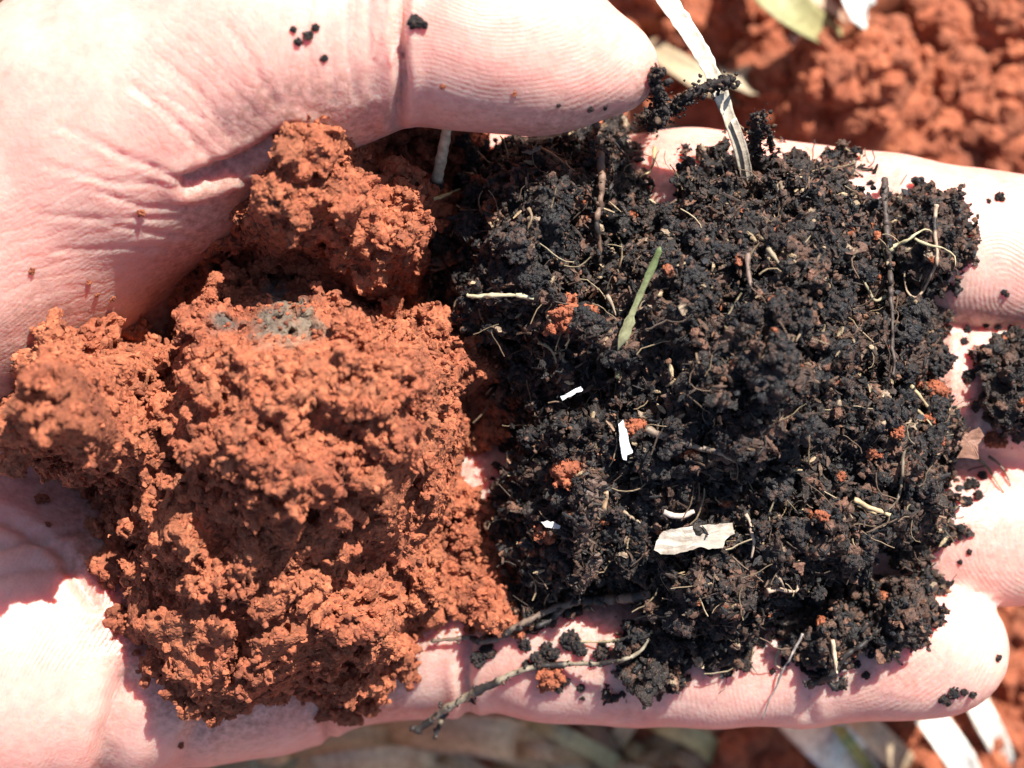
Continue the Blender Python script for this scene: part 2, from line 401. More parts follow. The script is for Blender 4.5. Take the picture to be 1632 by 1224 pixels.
CREASES = [  # polyline in photo pixels, half width px, depth mm
    ([(648, -90), (641, -20), (636, 60), (640, 130), (632, 200)], 9, 1.5),
    ([(620, -60), (612, 60), (616, 190)], 6, 0.28), ([(596, -50), (590, 60), (598, 150)], 5, 0.22),
    ([(560, -40), (556, 70), (566, 160)], 5, 0.20), ([(530, -40), (522, 60), (536, 160)], 5, 0.16), ([(500, -40), (488, 50), (500, 150)], 5, 0.14),
    ([(210, 135), (290, 200), (340, 262), (400, 290)], 6, 0.25), ([(300, 292), (350, 276), (410, 246), (470, 215)], 12, 1.2),
    ([(250, 95), (320, 150), (372, 220)], 4, 0.18), ([(190, 130), (260, 150), (330, 190)], 4, 0.15), ([(300, 60), (360, 120), (410, 190)], 4, 0.14),
    ([(350, 30), (400, 90), (440, 170)], 5, 0.2),
    ([(90, 200), (200, 250), (300, 292)], 5, 0.25), ([(60, 260), (180, 290), (300, 300)], 4, 0.18), ([(140, 300), (230, 330), (330, 330)], 4, 0.2),
    ([(60, 340), (170, 350), (290, 345)], 4, 0.14), ([(180, 360), (260, 372), (340, 380)], 4, 0.18), ([(80, 400), (200, 395), (310, 400)], 4, 0.12),
    ([(748, 1150), (741, 1080), (748, 1010), (765, 940), (775, 880)], 9, 1.1),
    ([(530, 1210), (521, 1150), (526, 1100), (545, 1030), (600, 930)], 8, 1.2),
    ([(165, 1260), (176, 1180), (190, 1120), (205, 1090)], 22, 1.3),
    ([(290, 1240), (300, 1190), (320, 1150)], 16, 0.5),
    ([(-60, 800), (30, 842), (100, 880), (150, 960)], 10, 0.8), ([(-40, 880), (60, 862), (140, 840)], 8, 0.6), ([(-60, 930), (40, 910), (120, 900)], 7, 0.35),
    ([(1288, 950), (1282, 1040), (1290, 1140)], 10, 0.45), ([(1004, 960), (996, 1040), (1002, 1140)], 11, 0.5), ([(1020, 960), (1016, 1040), (1024, 1140)], 8, 0.3),
    ([(1420, 280), (1412, 380), (1420, 480)], 10, 0.4), ([(1500, 540), (1494, 620), (1502, 700)], 10, 0.5), ([(1540, 540), (1546, 620), (1540, 700)], 7, 0.25), ([(1570, 545), (1574, 620), (1568, 690)], 6, 0.2),
]
for pts, wd, dp in CREASES:
    m = (upx > min(p[0] for p in pts)-80) & (upx < max(p[0] for p in pts)+80) & (upy > min(p[1] for p in pts)-80) & (upy < max(p[1] for p in pts)+80) & (no[:, 2] > -0.1)
    q = line_dist(upx[m]+4*vnoise(co[m], 3), upy[m]+4*vnoise(co[m]+40, 3), pts)
    disp[m] += up[m]*(-dp*np.exp(-(q/wd)**2)+0.28*dp*np.exp(-((q-wd*2.1)/(wd*1.2))**2))
co2 = co+no*disp[:, None]
# friction ridge phase (radians) and strength per region, all from distances in mm along the skin
T2 = 2*math.pi/0.47
ph = np.zeros(nv); amp = np.zeros(nv)
mx, my = (upx-816)*PX, (612-upy)*PX
def reg(mask_c, mask_r, phase, a):
    q = np.sqrt(((upx-mask_c[0])/mask_r[0])**2+((upy-mask_c[1])/mask_r[1])**2)
    wgt = np.clip((1.0-q)*4, 0, 1)
    sel = wgt*a > amp
    ph[sel] = phase[sel]; amp[sel] = (wgt*a)[sel]
def rings(cx, cy, sx, sy, rot):
    dx, dy = (upx-cx)*PX, (cy-upy)*PX; c, s = math.cos(R(rot)), math.sin(R(rot))
    dx = dx+1.1*vnoise(co+11, 6); dy = dy+1.1*vnoise(co+61, 6)
    return T2*np.sqrt(((dx*c+dy*s)*sx)**2+((-dx*s+dy*c)*sy)**2+0.05)
def loop(core, warp=1.2):
    q = line_dist(upx+16*vnoise(co+11, 5), upy+16*vnoise(co+61, 5), core)*PX
    return T2*q
def stripes(ang):
    wx, wy = mx+1.6*vnoise(co+21, 9), my+1.6*vnoise(co+81, 9)
    return T2*(-wx*math.sin(R(ang))+wy*math.cos(R(ang)))
reg((120, 1060), (330, 260), stripes(66), 0.85)
reg((420, 1130), (170, 120), stripes(58), 0.5)
reg((640, 1040), (120, 190), stripes(38), 0.6)
reg((860, 1080), (120, 110), stripes(75), 0.3)
reg((1150, 1070), (150, 120), stripes(100), 0.45)
reg((80, 880), (220, 130), stripes(-25), 0.4)
reg((120, 450), (260, 220), stripes(35), 0.35)
reg((840, 80), (260, 220), rings(760, -60, 0.7, 1.0, -14), 0.6)
reg((1470, 1030), (190, 140), loop([(1330, 1075), (1400, 1050), (1440, 1020)]), 0.9)
reg((1620, 400), (210, 160), loop([(1800, 560), (1680, 500), (1600, 470)]), 0.9)
reg((1640, 850), (160, 130), rings(1690, 850, 0.9, 1.0, 0), 0.7)
reg((1660, 620), (140, 130), rings(1710, 640, 0.9, 1.0, 0), 0.6)
# loose wrinkles of the thumb web and thumb base
wph = np.zeros(nv); wam = np.zeros(nv)
def wreg(mc, mr, ang, a, period):
    q = np.sqrt(((upx-mc[0])/mr[0])**2+((upy-mc[1])/mr[1])**2); wg = np.clip((1-q)*2.2, 0, 1)*a
    sel = wg > wam
    ph_ = 2*math.pi/period*(-mx*math.sin(R(ang))+my*math.cos(R(ang)))
    wph[sel] = ph_[sel]; wam[sel] = wg[sel]
wreg((180, 390), (260, 170), 18, 1.0, 1.5)
wreg((330, 140), (190, 150), -42, 0.7, 1.3)
wreg((520, 90), (130, 190), 84, 0.8, 1.6)
wreg((60, 620), (200, 160), 40, 0.5, 1.8)
wreg((1540, 620), (110, 100), 88, 0.9, 1.1)
wreg((1000, 1080), (150, 100), 95, 0.5, 1.2)
dust = np.zeros(nv)
for c_, r_, a_ in (((1035, 150), (45, 60), 0.75), ((900, 190), (230, 45), 0.3), ((1400, 1080), (160, 60), 0.35), ((1280, 1000), (220, 80), 0.45), ((1560, 500), (130, 24), 0.6),
                   ((950, 1060), (260, 60), 0.4), ((1560, 900), (130, 60), 0.3), ((720, 1000), (80, 150), 0.3), ((250, 900), (160, 130), 0.3), ((330, 300), (90, 120), 0.35), ((1560, 620), (120, 90), 0.4), ((780, 180), (150, 50), 0.4)):
    q = np.sqrt(((upx-c_[0])/r_[0])**2+((upy-c_[1])/r_[1])**2); dust = np.maximum(dust, a_*np.clip(1.3-q, 0, 1))
for pts, wd, dp in CREASES:
    m = (upx > min(p[0] for p in pts)-60) & (upx < max(p[0] for p in pts)+60) & (upy > min(p[1] for p in pts)-60) & (upy < max(p[1] for p in pts)+60)
    dust[m] = np.maximum(dust[m], min(.4, .15+.2*dp)*np.exp(-(line_dist(upx[m], upy[m], pts)/(wd*.7))**2))
for pl, a_ in ((main_poly, .75), (upper_poly, .6), (left_poly, .5), (comp_poly, .55)):
    q = poly_dist(upx, upy, pl); dust = np.maximum(dust, a_*np.clip(1+(q+8)/55, 0, 1))
me = mesh_from("hand", co2, hq, True, None, dict(ridge_phase=ph, ridge_amp=amp*up, wrinkle_phase=wph, wrinkle_amp=wam*up, dust=dust))
hand = place("hand", me, M_SKIN, "bare open hand, palm up with thumb folded in, cupping red and black soil", "hand")

HBV = BVHTree.FromPolygons(co2.tolist(), hq.tolist())
def hand_z(xs, ys, step=1.5):
    gx_ = np.arange(xs.min(), xs.max()+step, step); gy_ = np.arange(ys.min(), ys.max()+step, step)
    Z = np.full((len(gx_), len(gy_)), -30.0)
    for i, x in enumerate(gx_):
        for j, y in enumerate(gy_):
            r = HBV.ray_cast(Vector((x, y, 8.0)), Vector((0, 0, -1)))
            if r[0] is not None: Z[i, j] = r[0].z
    def lerp(c, g): i = np.clip(((c-g[0])/step), 0, len(g)-1.001); k = i.astype(int); return k, i-k
    i, fx = lerp(xs, gx_); j, fy = lerp(ys, gy_)
    i1, j1 = np.minimum(i+1, len(gx_)-1), np.minimum(j+1, len(gy_)-1)
    A = Z[i][:, j]*(1-fy)+Z[i][:, j1]*fy; B = Z[i1][:, j]*(1-fy)+Z[i1][:, j1]*fy
    return A*(1-fx)[:, None]+B*fx[:, None]
# ------------------------------------------------------------------ crumbly soil bodies
class Vox:
    def __init__(s, lo, hi, h):
        s.lo = np.asarray(lo, float); s.h = h
        s.n = np.ceil((np.asarray(hi)-s.lo)/h).astype(int)+1
        s.ax = [np.arange(s.n[i], dtype=np.float32)*np.float32(h)+np.float32(s.lo[i]) for i in range(3)]
        s.d = np.full(s.n, 9.0, np.float32); s.id = np.zeros(s.n, np.int16)
        s.tints = [(1, 1, 1)]; s.jit = 0.2
    def tint(s, c):
        s.tints.append(tuple(c)); return len(s.tints)-1
    def splat(s, c, rad, tid, rot=None, boxy=False, carve=False):
        R_ = float(np.max(rad)); i0 = np.maximum(np.floor((c-R_-2*s.h-s.lo)/s.h).astype(int), 0); i1 = np.minimum(np.ceil((c+R_+2*s.h-s.lo)/s.h).astype(int)+1, s.n)
        if (i1 <= i0).any(): return
        sl = tuple(slice(a, b) for a, b in zip(i0, i1))
        x = (s.ax[0][sl[0]]-c[0])[:, None, None]; y = (s.ax[1][sl[1]]-c[1])[None, :, None]; z = (s.ax[2][sl[2]]-c[2])[None, None, :]
        if rot is None:
            v = np.sqrt(x*x+y*y+z*z)-R_
        else:
            a = (x*rot[0, 0]+y*rot[1, 0]+z*rot[2, 0])/rad[0]; b = (x*rot[0, 1]+y*rot[1, 1]+z*rot[2, 1])/rad[1]; e = (x*rot[0, 2]+y*rot[1, 2]+z*rot[2, 2])/rad[2]
            if boxy: q = (a**4+b**4+e**4)**0.25
            else: q = np.sqrt(a*a+b*b+e*e)
            v = (q-1)*float(np.min(rad))
        dd = s.d[sl]
        if carve:
            s.d[sl] = np.maximum(dd, -v)
        else:
            m = v < dd
            dd[m] = v[m]; ii = s.id[sl]; ii[m] = tid
    def surf(s, nmax, zmin=-99, up=-0.3):
        ix = np.argwhere(np.abs(s.d) < 0.7*s.h)
        ix = ix[((ix > 1) & (ix < s.n-2)).all(1)]
        ix = ix[rng.permutation(len(ix))[:nmax*3]]
        g = np.stack([s.d[ix[:, 0]+1, ix[:, 1], ix[:, 2]]-s.d[ix[:, 0]-1, ix[:, 1], ix[:, 2]], s.d[ix[:, 0], ix[:, 1]+1, ix[:, 2]]-s.d[ix[:, 0], ix[:, 1]-1, ix[:, 2]],
                      s.d[ix[:, 0], ix[:, 1], ix[:, 2]+1]-s.d[ix[:, 0], ix[:, 1], ix[:, 2]-1]], 1)
        g /= np.linalg.norm(g, axis=1)[:, None]+1e-6
        p = ix*s.h+s.lo
        ok = (p[:, 2] > zmin) & (g[:, 2] > up)
        return p[ok][:nmax], g[ok][:nmax]
    def grow(s, n, r0, r1, tids, proud=0.0, aniso=0.35, boxy=0.0, zmin=-99, mask=None, carve=False, up=-0.3):
        p, g = s.surf(n, zmin, up)
        if mask is not None:
            k = mask(p); p, g = p[k], g[k]
        for a, b in zip(p, g):
            r = r0+(r1-r0)*rng.random()**2
            rot = np.linalg.qr(rng.normal(size=(3, 3)))[0]
            rad = r*np.exp(rng.normal(size=3)*aniso)
            s.splat(a+b*r*(proud+rng.uniform(-.25, .25)), rad, tids[rng.integers(len(tids))], rot, rng.random() < boxy, carve)
    def roughen(s, scale, amount):
        m = np.abs(s.d) < amount*2+s.h*2
        ix = np.argwhere(m); s.d[m] += (amount*vnoise(ix*s.h+s.lo, scale)).astype(np.float32)
    def trim(s, tol, tz=2.2):
        zf = (np.float32(CAM_H)-s.ax[2])/np.float32(CAM_H)     # outline seen from above narrows the higher parts a little
        s.d = np.maximum(s.d, (s.ax[2][None, None, :]-s.hh[:, :, None]-np.float32(tz))*np.float32(.7))
        s.d = np.maximum(s.d, -(s.dist+np.float32(tol))[:, :, None]+(1-zf)[None, None, :]*6)
    def mesh(s, name):
        V, F, near = surface_nets(s.d, s.lo, s.h)
        # drop the crumbs that hang in the air: keep pieces larger than a few faces
        T = np.array(s.tints, np.float32)
        nr = np.minimum(near, s.n-1)
        V = V+rng.normal(size=V.shape)*s.h*s.jit
        return mesh_from(name, V, F, False, T[s.id[nr[:, 0], nr[:, 1], nr[:, 2]]])

def heap(poly, zb, H, shoulder, bumps, zm, h, rough=((9, 2.5), (4, 1.2)), pad_mm=3.0, top=7.0, shrink=1.3, skin=6.0):
    """solid body over an outline (photo pixels): rounded shoulder + hand placed bumps (px, py, radius mm, height mm)"""
    poly = np.asarray(poly, float); f = (CAM_H-zm)/CAM_H*PX
    pm = np.stack([(poly[:, 0]-816)*f, (612-poly[:, 1])*f], 1)
    v = Vox([pm[:, 0].min()-pad_mm, pm[:, 1].min()-pad_mm, zb-2], [pm[:, 0].max()+pad_mm, pm[:, 1].max()+pad_mm, zb], h)
    xx, yy = np.meshgrid(v.ax[0], v.ax[1], indexing='ij')
    pn = np.stack([xx, yy, xx*0], -1)
    dist = poly_dist(xx+vnoise(pn, 5)*1.2+vnoise(pn+9, 2)*.6, yy+vnoise(pn+70, 5)*1.2+vnoise(pn+19, 2)*.6, pm)-min(shrink, shoulder*.13)
    t = np.clip(dist/shoulder, 0, 1)
    pr = np.sqrt(np.clip(1-(1-t)**2, 0, 1)); hh = zb+H*pr
    hz = hand_z(v.ax[0], v.ax[1]); pe = np.sqrt(np.clip(1-(1-np.clip(dist/(skin*.8), 0, 1))**2, 0, 1))
    hh = np.maximum(hh, np.where(hz > -25, hz-1.5+skin*pe, -99))
    for bx, by, br, bh in bumps:
        c = P(bx, by, zm+bh*0.5); q = np.hypot(xx-c[0], yy-c[1])/br
        hh += bh*np.exp(-q*q)*np.clip(t*2.0, 0, 1)
    for sc, am in rough: hh += am*vnoise(pn+sc*7, sc)*np.clip(t*1.6, 0, 1)
    hh = hh.astype(np.float32)
    v = Vox(v.lo, [v.ax[0][-1]-h*.5, v.ax[1][-1]-h*.5, float(hh.max())+top], h)
    gx_, gy_ = np.gradient(hh, h)
    k = 1/np.sqrt(1+np.clip(gx_**2+gy_**2, 0, 9))
    d = (v.ax[2][None, None, :]-hh[:, :, None])*k[:, :, None]
    d = np.maximum(d, (-dist).astype(np.float32)[:, :, None])
    v.d = np.maximum(d, (zb-v.ax[2])[None, None, :]).astype(np.float32)
    v.hh = hh; v.dist = (dist+min(shrink, shoulder*.13)).astype(np.float32)
    return v

_IV = None
def grit(owner, n_, r0, r1, tints, mat, name, mask_scale=None, upmin=-.1):
    """fine grains clinging to a soil body: one mesh, vectorised"""
    global _IV
    if _IV is None:
        g = (1+5**.5)/2; _IV = np.array([(-1, g, 0), (1, g, 0), (-1, -g, 0), (1, -g, 0), (0, -1, g), (0, 1, g), (0, -1, -g), (0, 1, -g), (g, 0, -1), (g, 0, 1), (-g, 0, -1), (-g, 0, 1)], float); _IV /= np.linalg.norm(_IV[0])
    IF = np.array([(0, 11, 5), (0, 5, 1), (0, 1, 7), (0, 7, 10), (0, 10, 11), (1, 5, 9), (5, 11, 4), (11, 10, 2), (10, 7, 6), (7, 1, 8), (3, 9, 4), (3, 4, 2), (3, 2, 6), (3, 6, 8), (3, 8, 9), (4, 9, 5), (2, 4, 11), (6, 2, 10), (8, 6, 7), (9, 8, 1)])
    m = owner.data; nv_ = len(m.vertices); a = np.empty(nv_*3, np.float32); m.vertices.foreach_get("co", a); a = a.reshape(-1, 3).astype(float)/MM
    nn = np.empty(nv_*3, np.float32); m.vertices.foreach_get("normal", nn); nn = nn.reshape(-1, 3)
    ok = np.flatnonzero((nn[:, 2] > upmin) & (a[:, 2] > 2))
    if mask_scale: ok = ok[vnoise(a[ok]+77, mask_scale)+.6*vnoise(a[ok]+7, mask_scale*.3) > rng.uniform(-.9, .5, len(ok))]
    ch = rng.choice(ok, n_)
    r = r0+(r1-r0)*rng.random(n_)**2.5
    c = a[ch]+nn[ch]*(r*.45)[:, None]
    A = rng.normal(size=(n_, 3, 3))*.28+np.linalg.qr(rng.normal(size=(n_, 3, 3)))[0]
    V = np.einsum('nij,kj->nki', A, _IV)*(1+.16*rng.normal(size=(n_, 12, 1)))*r[:, None, None]+c[:, None, :]
    F = (IF[None]+12*np.arange(n_)[:, None, None]).reshape(-1, 3)
    T = np.asarray(tints, float)[rng.integers(len(tints), size=n_)]*rng.uniform(.8, 1.2, (n_, 1))
    o = add_obj(name, mesh_from(name, V.reshape(-1, 3), F, False, np.repeat(T, 12, 0)), mat, owner); o["kind"] = "stuff"
    return o

BODY = 0
def red_tints(v):
    return [v.tint((a*b, a*(1+(b-1)*.3), a)) for a, b in ((1, 1), (0.9, 1.0), (1.08, 1), (0.82, .95), (1.15, 1.03), (1.0, 1.06), (.95, .9))]
def red_body(name, poly, zb, H, shoulder, bumps, zm, label, h=0.27, dens=1.0, pits=1.0, smear=(), skin=7.5):
    global rng, BODY
    BODY += 1; rng = np.random.default_rng(1000+BODY)      # each body keeps its own shape
    v = heap(poly, zb, H, shoulder, bumps, zm, h, rough=((9, 2.8), (4.5, 2.4), (2.2, 1.2)), shrink=.1, skin=skin)
    T = red_tints(v); A = (v.n[0]*v.n[1])*h*h/1000.0*dens
    v.grow(int(17*A), 2.6, 5.2, T, 0.05, .25, 0.45, zmin=zb)
    v.grow(int(24*A*pits), 1.2, 3.6, T, 0.25, .4, carve=True, zmin=zb+2)
    v.grow(int(70*A), 1.1, 2.6, T, 0.2, .3, 0.4, zmin=zb)
    v.grow(int(80*A*pits), 0.5, 1.8, T, 0.15, .55, carve=True, zmin=zb+1)
    v.grow(int(90*A), 0.7, 1.6, T, 0.2, .3, 0.3, zmin=zb)
    v.grow(int(40*A*pits), 0.3, .8, T, 0.05, .8, carve=True, zmin=zb+1)
    msk = lambda p: vnoise(p+300, 6)+.5*vnoise(p+120, 2.2) > rng.uniform(-.35, .45, len(p))
    v.grow(int(900*A), 0.42, 1.0, T, 0.2, .38, 0.6, zmin=zb, mask=msk)
    v.trim(1.0, 2.7); v.roughen(2.2, 0.40)
    v.grow(int(420*A), 0.6, 1.5, T, 0.25, .35, 0.5, zmin=zb, mask=msk); v.grow(int(160*A*pits), 0.3, 1.1, T, 0.1, .6, carve=True, zmin=zb+1)
    v.grow(int(4600*A), 0.24, 0.52, T, 0.38, .3, 0.45, zmin=zb, mask=msk)
    v.roughen(1.0, 0.22); v.roughen(0.5, 0.14)
    me = v.mesh(name)
    for (sx, sy, sr, c, a) in smear:      # charcoal smeared on the clod
        n_ = len(me.vertices); co_ = np.empty(n_*3, np.float32); me.vertices.foreach_get("co", co_); co_ = co_.reshape(-1, 3)/MM
        oo = co_; tn = np.empty(n_*4, np.float32); me.attributes["tint"].data.foreach_get("color", tn); tn = tn.reshape(-1, 4)
        fz = (CAM_H-co_[:, 2])/CAM_H; u = np.clip(1.6*(1-np.hypot((co_[:, 0]/fz-(sx-816)*PX)/sr[0], (co_[:, 1]/fz-(612-sy)*PX)/sr[1])+.5*vnoise(co_, 1.6)), 0, 1)[:, None]*a
        tn[:, :3] = tn[:, :3]*(1-u)+np.array(c)*u; me.attributes["tint"].data.foreach_set("color", tn.ravel())
    o = place(name, me, M_RED, label, "soil clod")
    grit(o, int(3000*A/dens), .10, .36, [(1, 1, 1), (.85, .9, .95), (1.15, 1.12, 1.1), (1.3, 1.3, 1.3), (.7, .72, .8)], M_RED, "soil_grit", 4.0)
    return o

main = red_body("soil_clod", main_poly, -9, 15, 10, [(450, 690, 14, 6), (440, 650, 5, 5), (480, 740, 4.5, 4), (330, 545, 6, 5), (450, 505, 6, 4), (560, 550, 6, 5), (640, 700, 9, 7), (340, 800, 6, 5), (640, 580, 6, 3), (430, 960, 6, 4), (290, 1010, 8, -1)], 11,
                "largest red clod, filling the palm, with a grey charcoal smear", h=0.25, pits=.5,
                smear=[(456, 508, (4.4, 2.8), (0.5, 1.3, 1.9), .95), (358, 515, (2.2, 1.4), (0.32, .95, 1.6), .95), (440, 462, (1.6, 1.3), (0.35, 1.0, 1.7), .9), (560, 445, (.9, 1.0), (0.2, .55, .9), .8)])
red_body("soil_clod", upper_poly,
         -9, 21, 7.5, [(500, 240, 6, 4), (470, 330, 6, 4), (640, 360, 5, 2), (560, 390, 4, -4), (345, 335, 4, -4)], 12, "red clod tucked under the thumb joint above the largest clod", pits=.45)
red_body("soil_clod", left_poly,
         -8, 29, 9, [(150, 620, 6, 4), (60, 600, 5, 2), (190, 720, 5, 2)], 16, "tall red clod on the palm heel leaning against the largest clod", pits=.5)
red_body("soil_clod", [(640, 225), (665, 205), (715, 210), (735, 235), (725, 265), (690, 275), (645, 265)], -9, 9, 5, [], -3, "small red clod in the shade under the thumb pad", h=0.22, skin=5.0)
red_body("soil_clod", [(395, 215), (430, 205), (425, 250), (400, 262), (385, 240)], -8, 12, 5, [], 2, "little red clod wedged in the cleft of the thumb base", h=0.22, skin=4.0)
red_body("soil_clod", [(700, 880), (760, 830), (800, 840), (795, 900), (745, 915), (705, 920)], -11, 5, 5, [], -3, "shaded red clod in the gap between largest clod and compost", h=0.22, skin=3.0)
red_body("soil_clod", [(740, 930), (775, 905), (812, 920), (815, 960), (800, 975), (765, 960), (735, 950)], -10, 6, 4, [], -3, "small red clod below the gap, beside the ring finger base", h=0.22, skin=3.5)
red_body("soil_clod", [(530, 1085), (560, 1060), (600, 1075), (610, 1110), (590, 1118), (560, 1112), (525, 1108)], -8, 5, 4, [], -4, "flat crumbling red clod at the palm edge crease", h=0.22, skin=4.0)

# ---- black compost
def comp_tints(v, brown=1.0):
    L = [(0.019, 0.016, 0.015)]*5+[(0.034, 0.025, 0.021)]*4+[(0.065, 0.038, 0.028)]*4+[(0.11, 0.06, 0.042)]*3+[(0.011, 0.010, 0.011)]*3+[(0.18, 0.09, 0.06)]
    return [v.tint(np.array(c)*(0.85+.3*rng.random())) for c in L]
def comp_body(name, poly, zb, H, shoulder, bumps, zm, label, h=0.27, dens=1.0, cat="compost", skin=4.5, shrink=1.5):
    global rng, BODY
    BODY += 1; rng = np.random.default_rng(2000+BODY)
    v = heap(poly, zb, H, shoulder, bumps, zm, h, rough=((8, 2.8), (3.5, 1.8)), shrink=shrink, skin=skin)
    T = comp_tints(v); A = (v.n[0]*v.n[1])*h*h/1000.0*dens
    v.id[:] = T[0]
    orange = [v.tint((0.33, 0.10, 0.045)), v.tint((0.26, 0.08, 0.035))]
    pale = [v.tint((0.30, 0.22, 0.15))]
    v.grow(int(45*A), 1.6, 3.2, T, 0.1, .3, 0.4, zmin=zb)
    v.grow(int(110*A), 0.9, 3.0, T, 0.15, .5, carve=True, zmin=zb+1)
    v.grow(int(420*A), 0.6, 1.5, T, 0.3, .4, 0.5, zmin=zb)
    v.grow(int(420*A), 0.35, 1.1, T, 0.05, .5, carve=True, zmin=zb+1)
    v.trim(.4, 2.0); v.roughen(1.8, 0.45)
    v.grow(int(1700*A), 0.34, 1.0, T, 0.4, .55, 0.65, zmin=zb)
    v.roughen(1.0, 0.2)
    v.grow(int(3600*A), 0.2, 0.45, T, 0.45, .5, 0.5, zmin=zb)
    v.grow(int(45*A), 0.25, 0.5, orange, 0.5, .25, 0.1, zmin=zb+2)
    v.grow(int(60*A), 0.22, 0.4, pale, 0.5, .5, 0.1, zmin=zb+2)
    v.roughen(0.6, 0.14)
    o = place(name, v.mesh(name), M_COMP, label, cat)
    grit(o, int(3600*A/dens), .10, .36, [(0.02, 0.018, 0.018)]*5+[(.05, .034, .027)]*3+[(.11, .06, .042)]*2+[(.2, .1, .06), (.03, .03, .034)], M_COMP, "compost_grit", 5.0)
    return o
mound = comp_body("compost_mound", comp_poly, -9, 14, 10, [(860, 330, 7, 5), (1200, 560, 9, 9), (1290, 400, 7, 4), (1000, 640, 8, -1), (930, 440, 5, -6), (1120, 700, 8, 2), (1400, 740, 7, 3), (960, 860, 8, -1),
                   (1150, 940, 6, 5), (1340, 900, 6, 4), (900, 520, 6, 0), (1130, 440, 5, 1), (850, 960, 5, -2), (1330, 470, 4, -4), (1010, 380, 4, -3)], 6,
                  "wide mound of moist black compost covering the four fingers", cat="compost")
comp_body("compost_clump", [(1435, 345), (1465, 328), (1500, 345), (1518, 375), (1498, 405), (1480, 430), (1445, 425), (1438, 385)], -3, 5, 4, [], 2, "loose black clump tangled in looping roots on the index finger", h=0.22, skin=4.0)
comp_body("compost_clump", [(1568, 580), (1600, 555), (1650, 550), (1660, 620), (1650, 700), (1600, 690), (1572, 655), (1572, 610)], -8, 7, 5, [], 0, "black clump sitting alone near the tip of the middle finger", h=0.22, skin=5.5)
comp_body("compost_clump", [(1392, 1015), (1405, 988), (1432, 968), (1466, 976), (1452, 1000), (1425, 1018)], -2.5, 4, 2.5, [], 1, "small black clump on the little fingertip pad", h=0.2, skin=3.5)
comp_body("compost_clump", [(1285, 1010), (1305, 975), (1335, 985), (1365, 995), (1350, 1025), (1310, 1045), (1290, 1040)], -3, 6, 3.5, [], 1, "brown capped compost clump on the little finger beside the mound", h=0.2, skin=4.5)
comp_body("compost_clump", [(1005, 1030), (1030, 1020), (1050, 1040), (1062, 1075), (1045, 1090), (1015, 1065)], -4, 5, 3, [], 0, "black clump at the end of the long pale root", h=0.2, skin=3.5)

# ------------------------------------------------------------------ what a photo pixel lands on
def world_bvh():
    vs, fs, off = [], [], 0
    for o in COL.objects:
        if o.type == 'MESH' and o.name.split('.')[0] in ("hand", "soil_clod", "compost_mound", "compost_clump", "ground"):
            m = o.data; n_ = len(m.vertices); a = np.empty(n_*3, np.float32); m.vertices.foreach_get("co", a)
            a = a.reshape(-1, 3)+np.array(o.location, np.float32)
            l = np.empty(len(m.loops), np.int32); m.loops.foreach_get("vertex_index", l)
            vs.append(a/MM); fs.append(l.reshape(-1, 4)+off); off += n_
    return BVHTree.FromPolygons(np.concatenate(vs).tolist(), np.concatenate(fs).tolist())
BV = world_bvh()
CP = Vector((0, 0, CAM_H))
def hit(px, py):
    d = Vector(P(px, py, 0)).copy()-CP
    loc, nrm, *_ = BV.ray_cast(CP, d.normalized())
    return np.array(loc), np.array(nrm)

# ------------------------------------------------------------------ roots, straws, chips
def spline(pts, step):
    pts = [np.asarray(p, float) for p in pts]
    if len(pts) == 2: pts = [pts[0], (pts[0]+pts[1])/2, pts[1]]
    out = []
    for i in range(len(pts)-1):
        p0 = pts[max(i-1, 0)]; p1, p2 = pts[i], pts[i+1]; p3 = pts[min(i+2, len(pts)-1)]
        n_ = max(2, int(np.linalg.norm(p2-p1)/step))
        for k in range(n_):
            t = k/n_
            out.append(0.5*((2*p1)+(-p0+p2)*t+(2*p0-5*p1+4*p2-p3)*t*t+(-p0+3*p1-3*p2+p3)*t**3))
    out.append(pts[-1]); return np.array(out)
def tube_mesh(C, rad, sides=7, knob=0.15, flat=1.0, tint=(0.4, 0.3, 0.2), dirt=0.0, dirtc=(0.025, 0.02, 0.018), seed=0):
    """knobbly tube through points C (mm)"""
    r_ = np.random.default_rng(seed); n_ = len(C); rad = np.broadcast_to(rad, (n_,))
    Tn = np.gradient(C, axis=0); Tn /= np.linalg.norm(Tn, axis=1)[:, None]+1e-9
    upv = np.array([0, 0, 1.0]); V = []; col = []
    dn = vnoise(C+seed*3.7, 2.2)
    for i in range(n_):
        s_ = np.cross(Tn[i], upv); s_ /= np.linalg.norm(s_)+1e-9; u_ = np.cross(s_, Tn[i])
        isd = dn[i] > 1-2*dirt
        rr = rad[i]*(1+(0.45*r_.random() if isd else 0))
        for k in range(sides):
            a = 2*math.pi*k/sides
            q = rr*(1+knob*r_.normal()*0.7)
            V.append(C[i]+s_*math.cos(a)*q+u_*math.sin(a)*q*flat)
            c = np.array(dirtc if isd else tint)*(0.82+0.36*r_.random()); col.append(c)
    F = []
    for i in range(n_-1):
        for k in range(sides):
            a, b = i*sides+k, i*sides+(k+1) % sides
            F.append((a, b, b+sides, a+sides))
    V.append(C[0]); V.append(C[-1]); col += [np.array(tint)*.8]*2
    e0, e1 = len(V)-2, len(V)-1
    for k in range(sides):
        F.append((e0, (k+1) % sides, k, e0)); b = (n_-1)*sides; F.append((e1, b+k, b+(k+1) % sides, e1))
    return np.array(V), [tuple(f) for f in F], np.array(col)
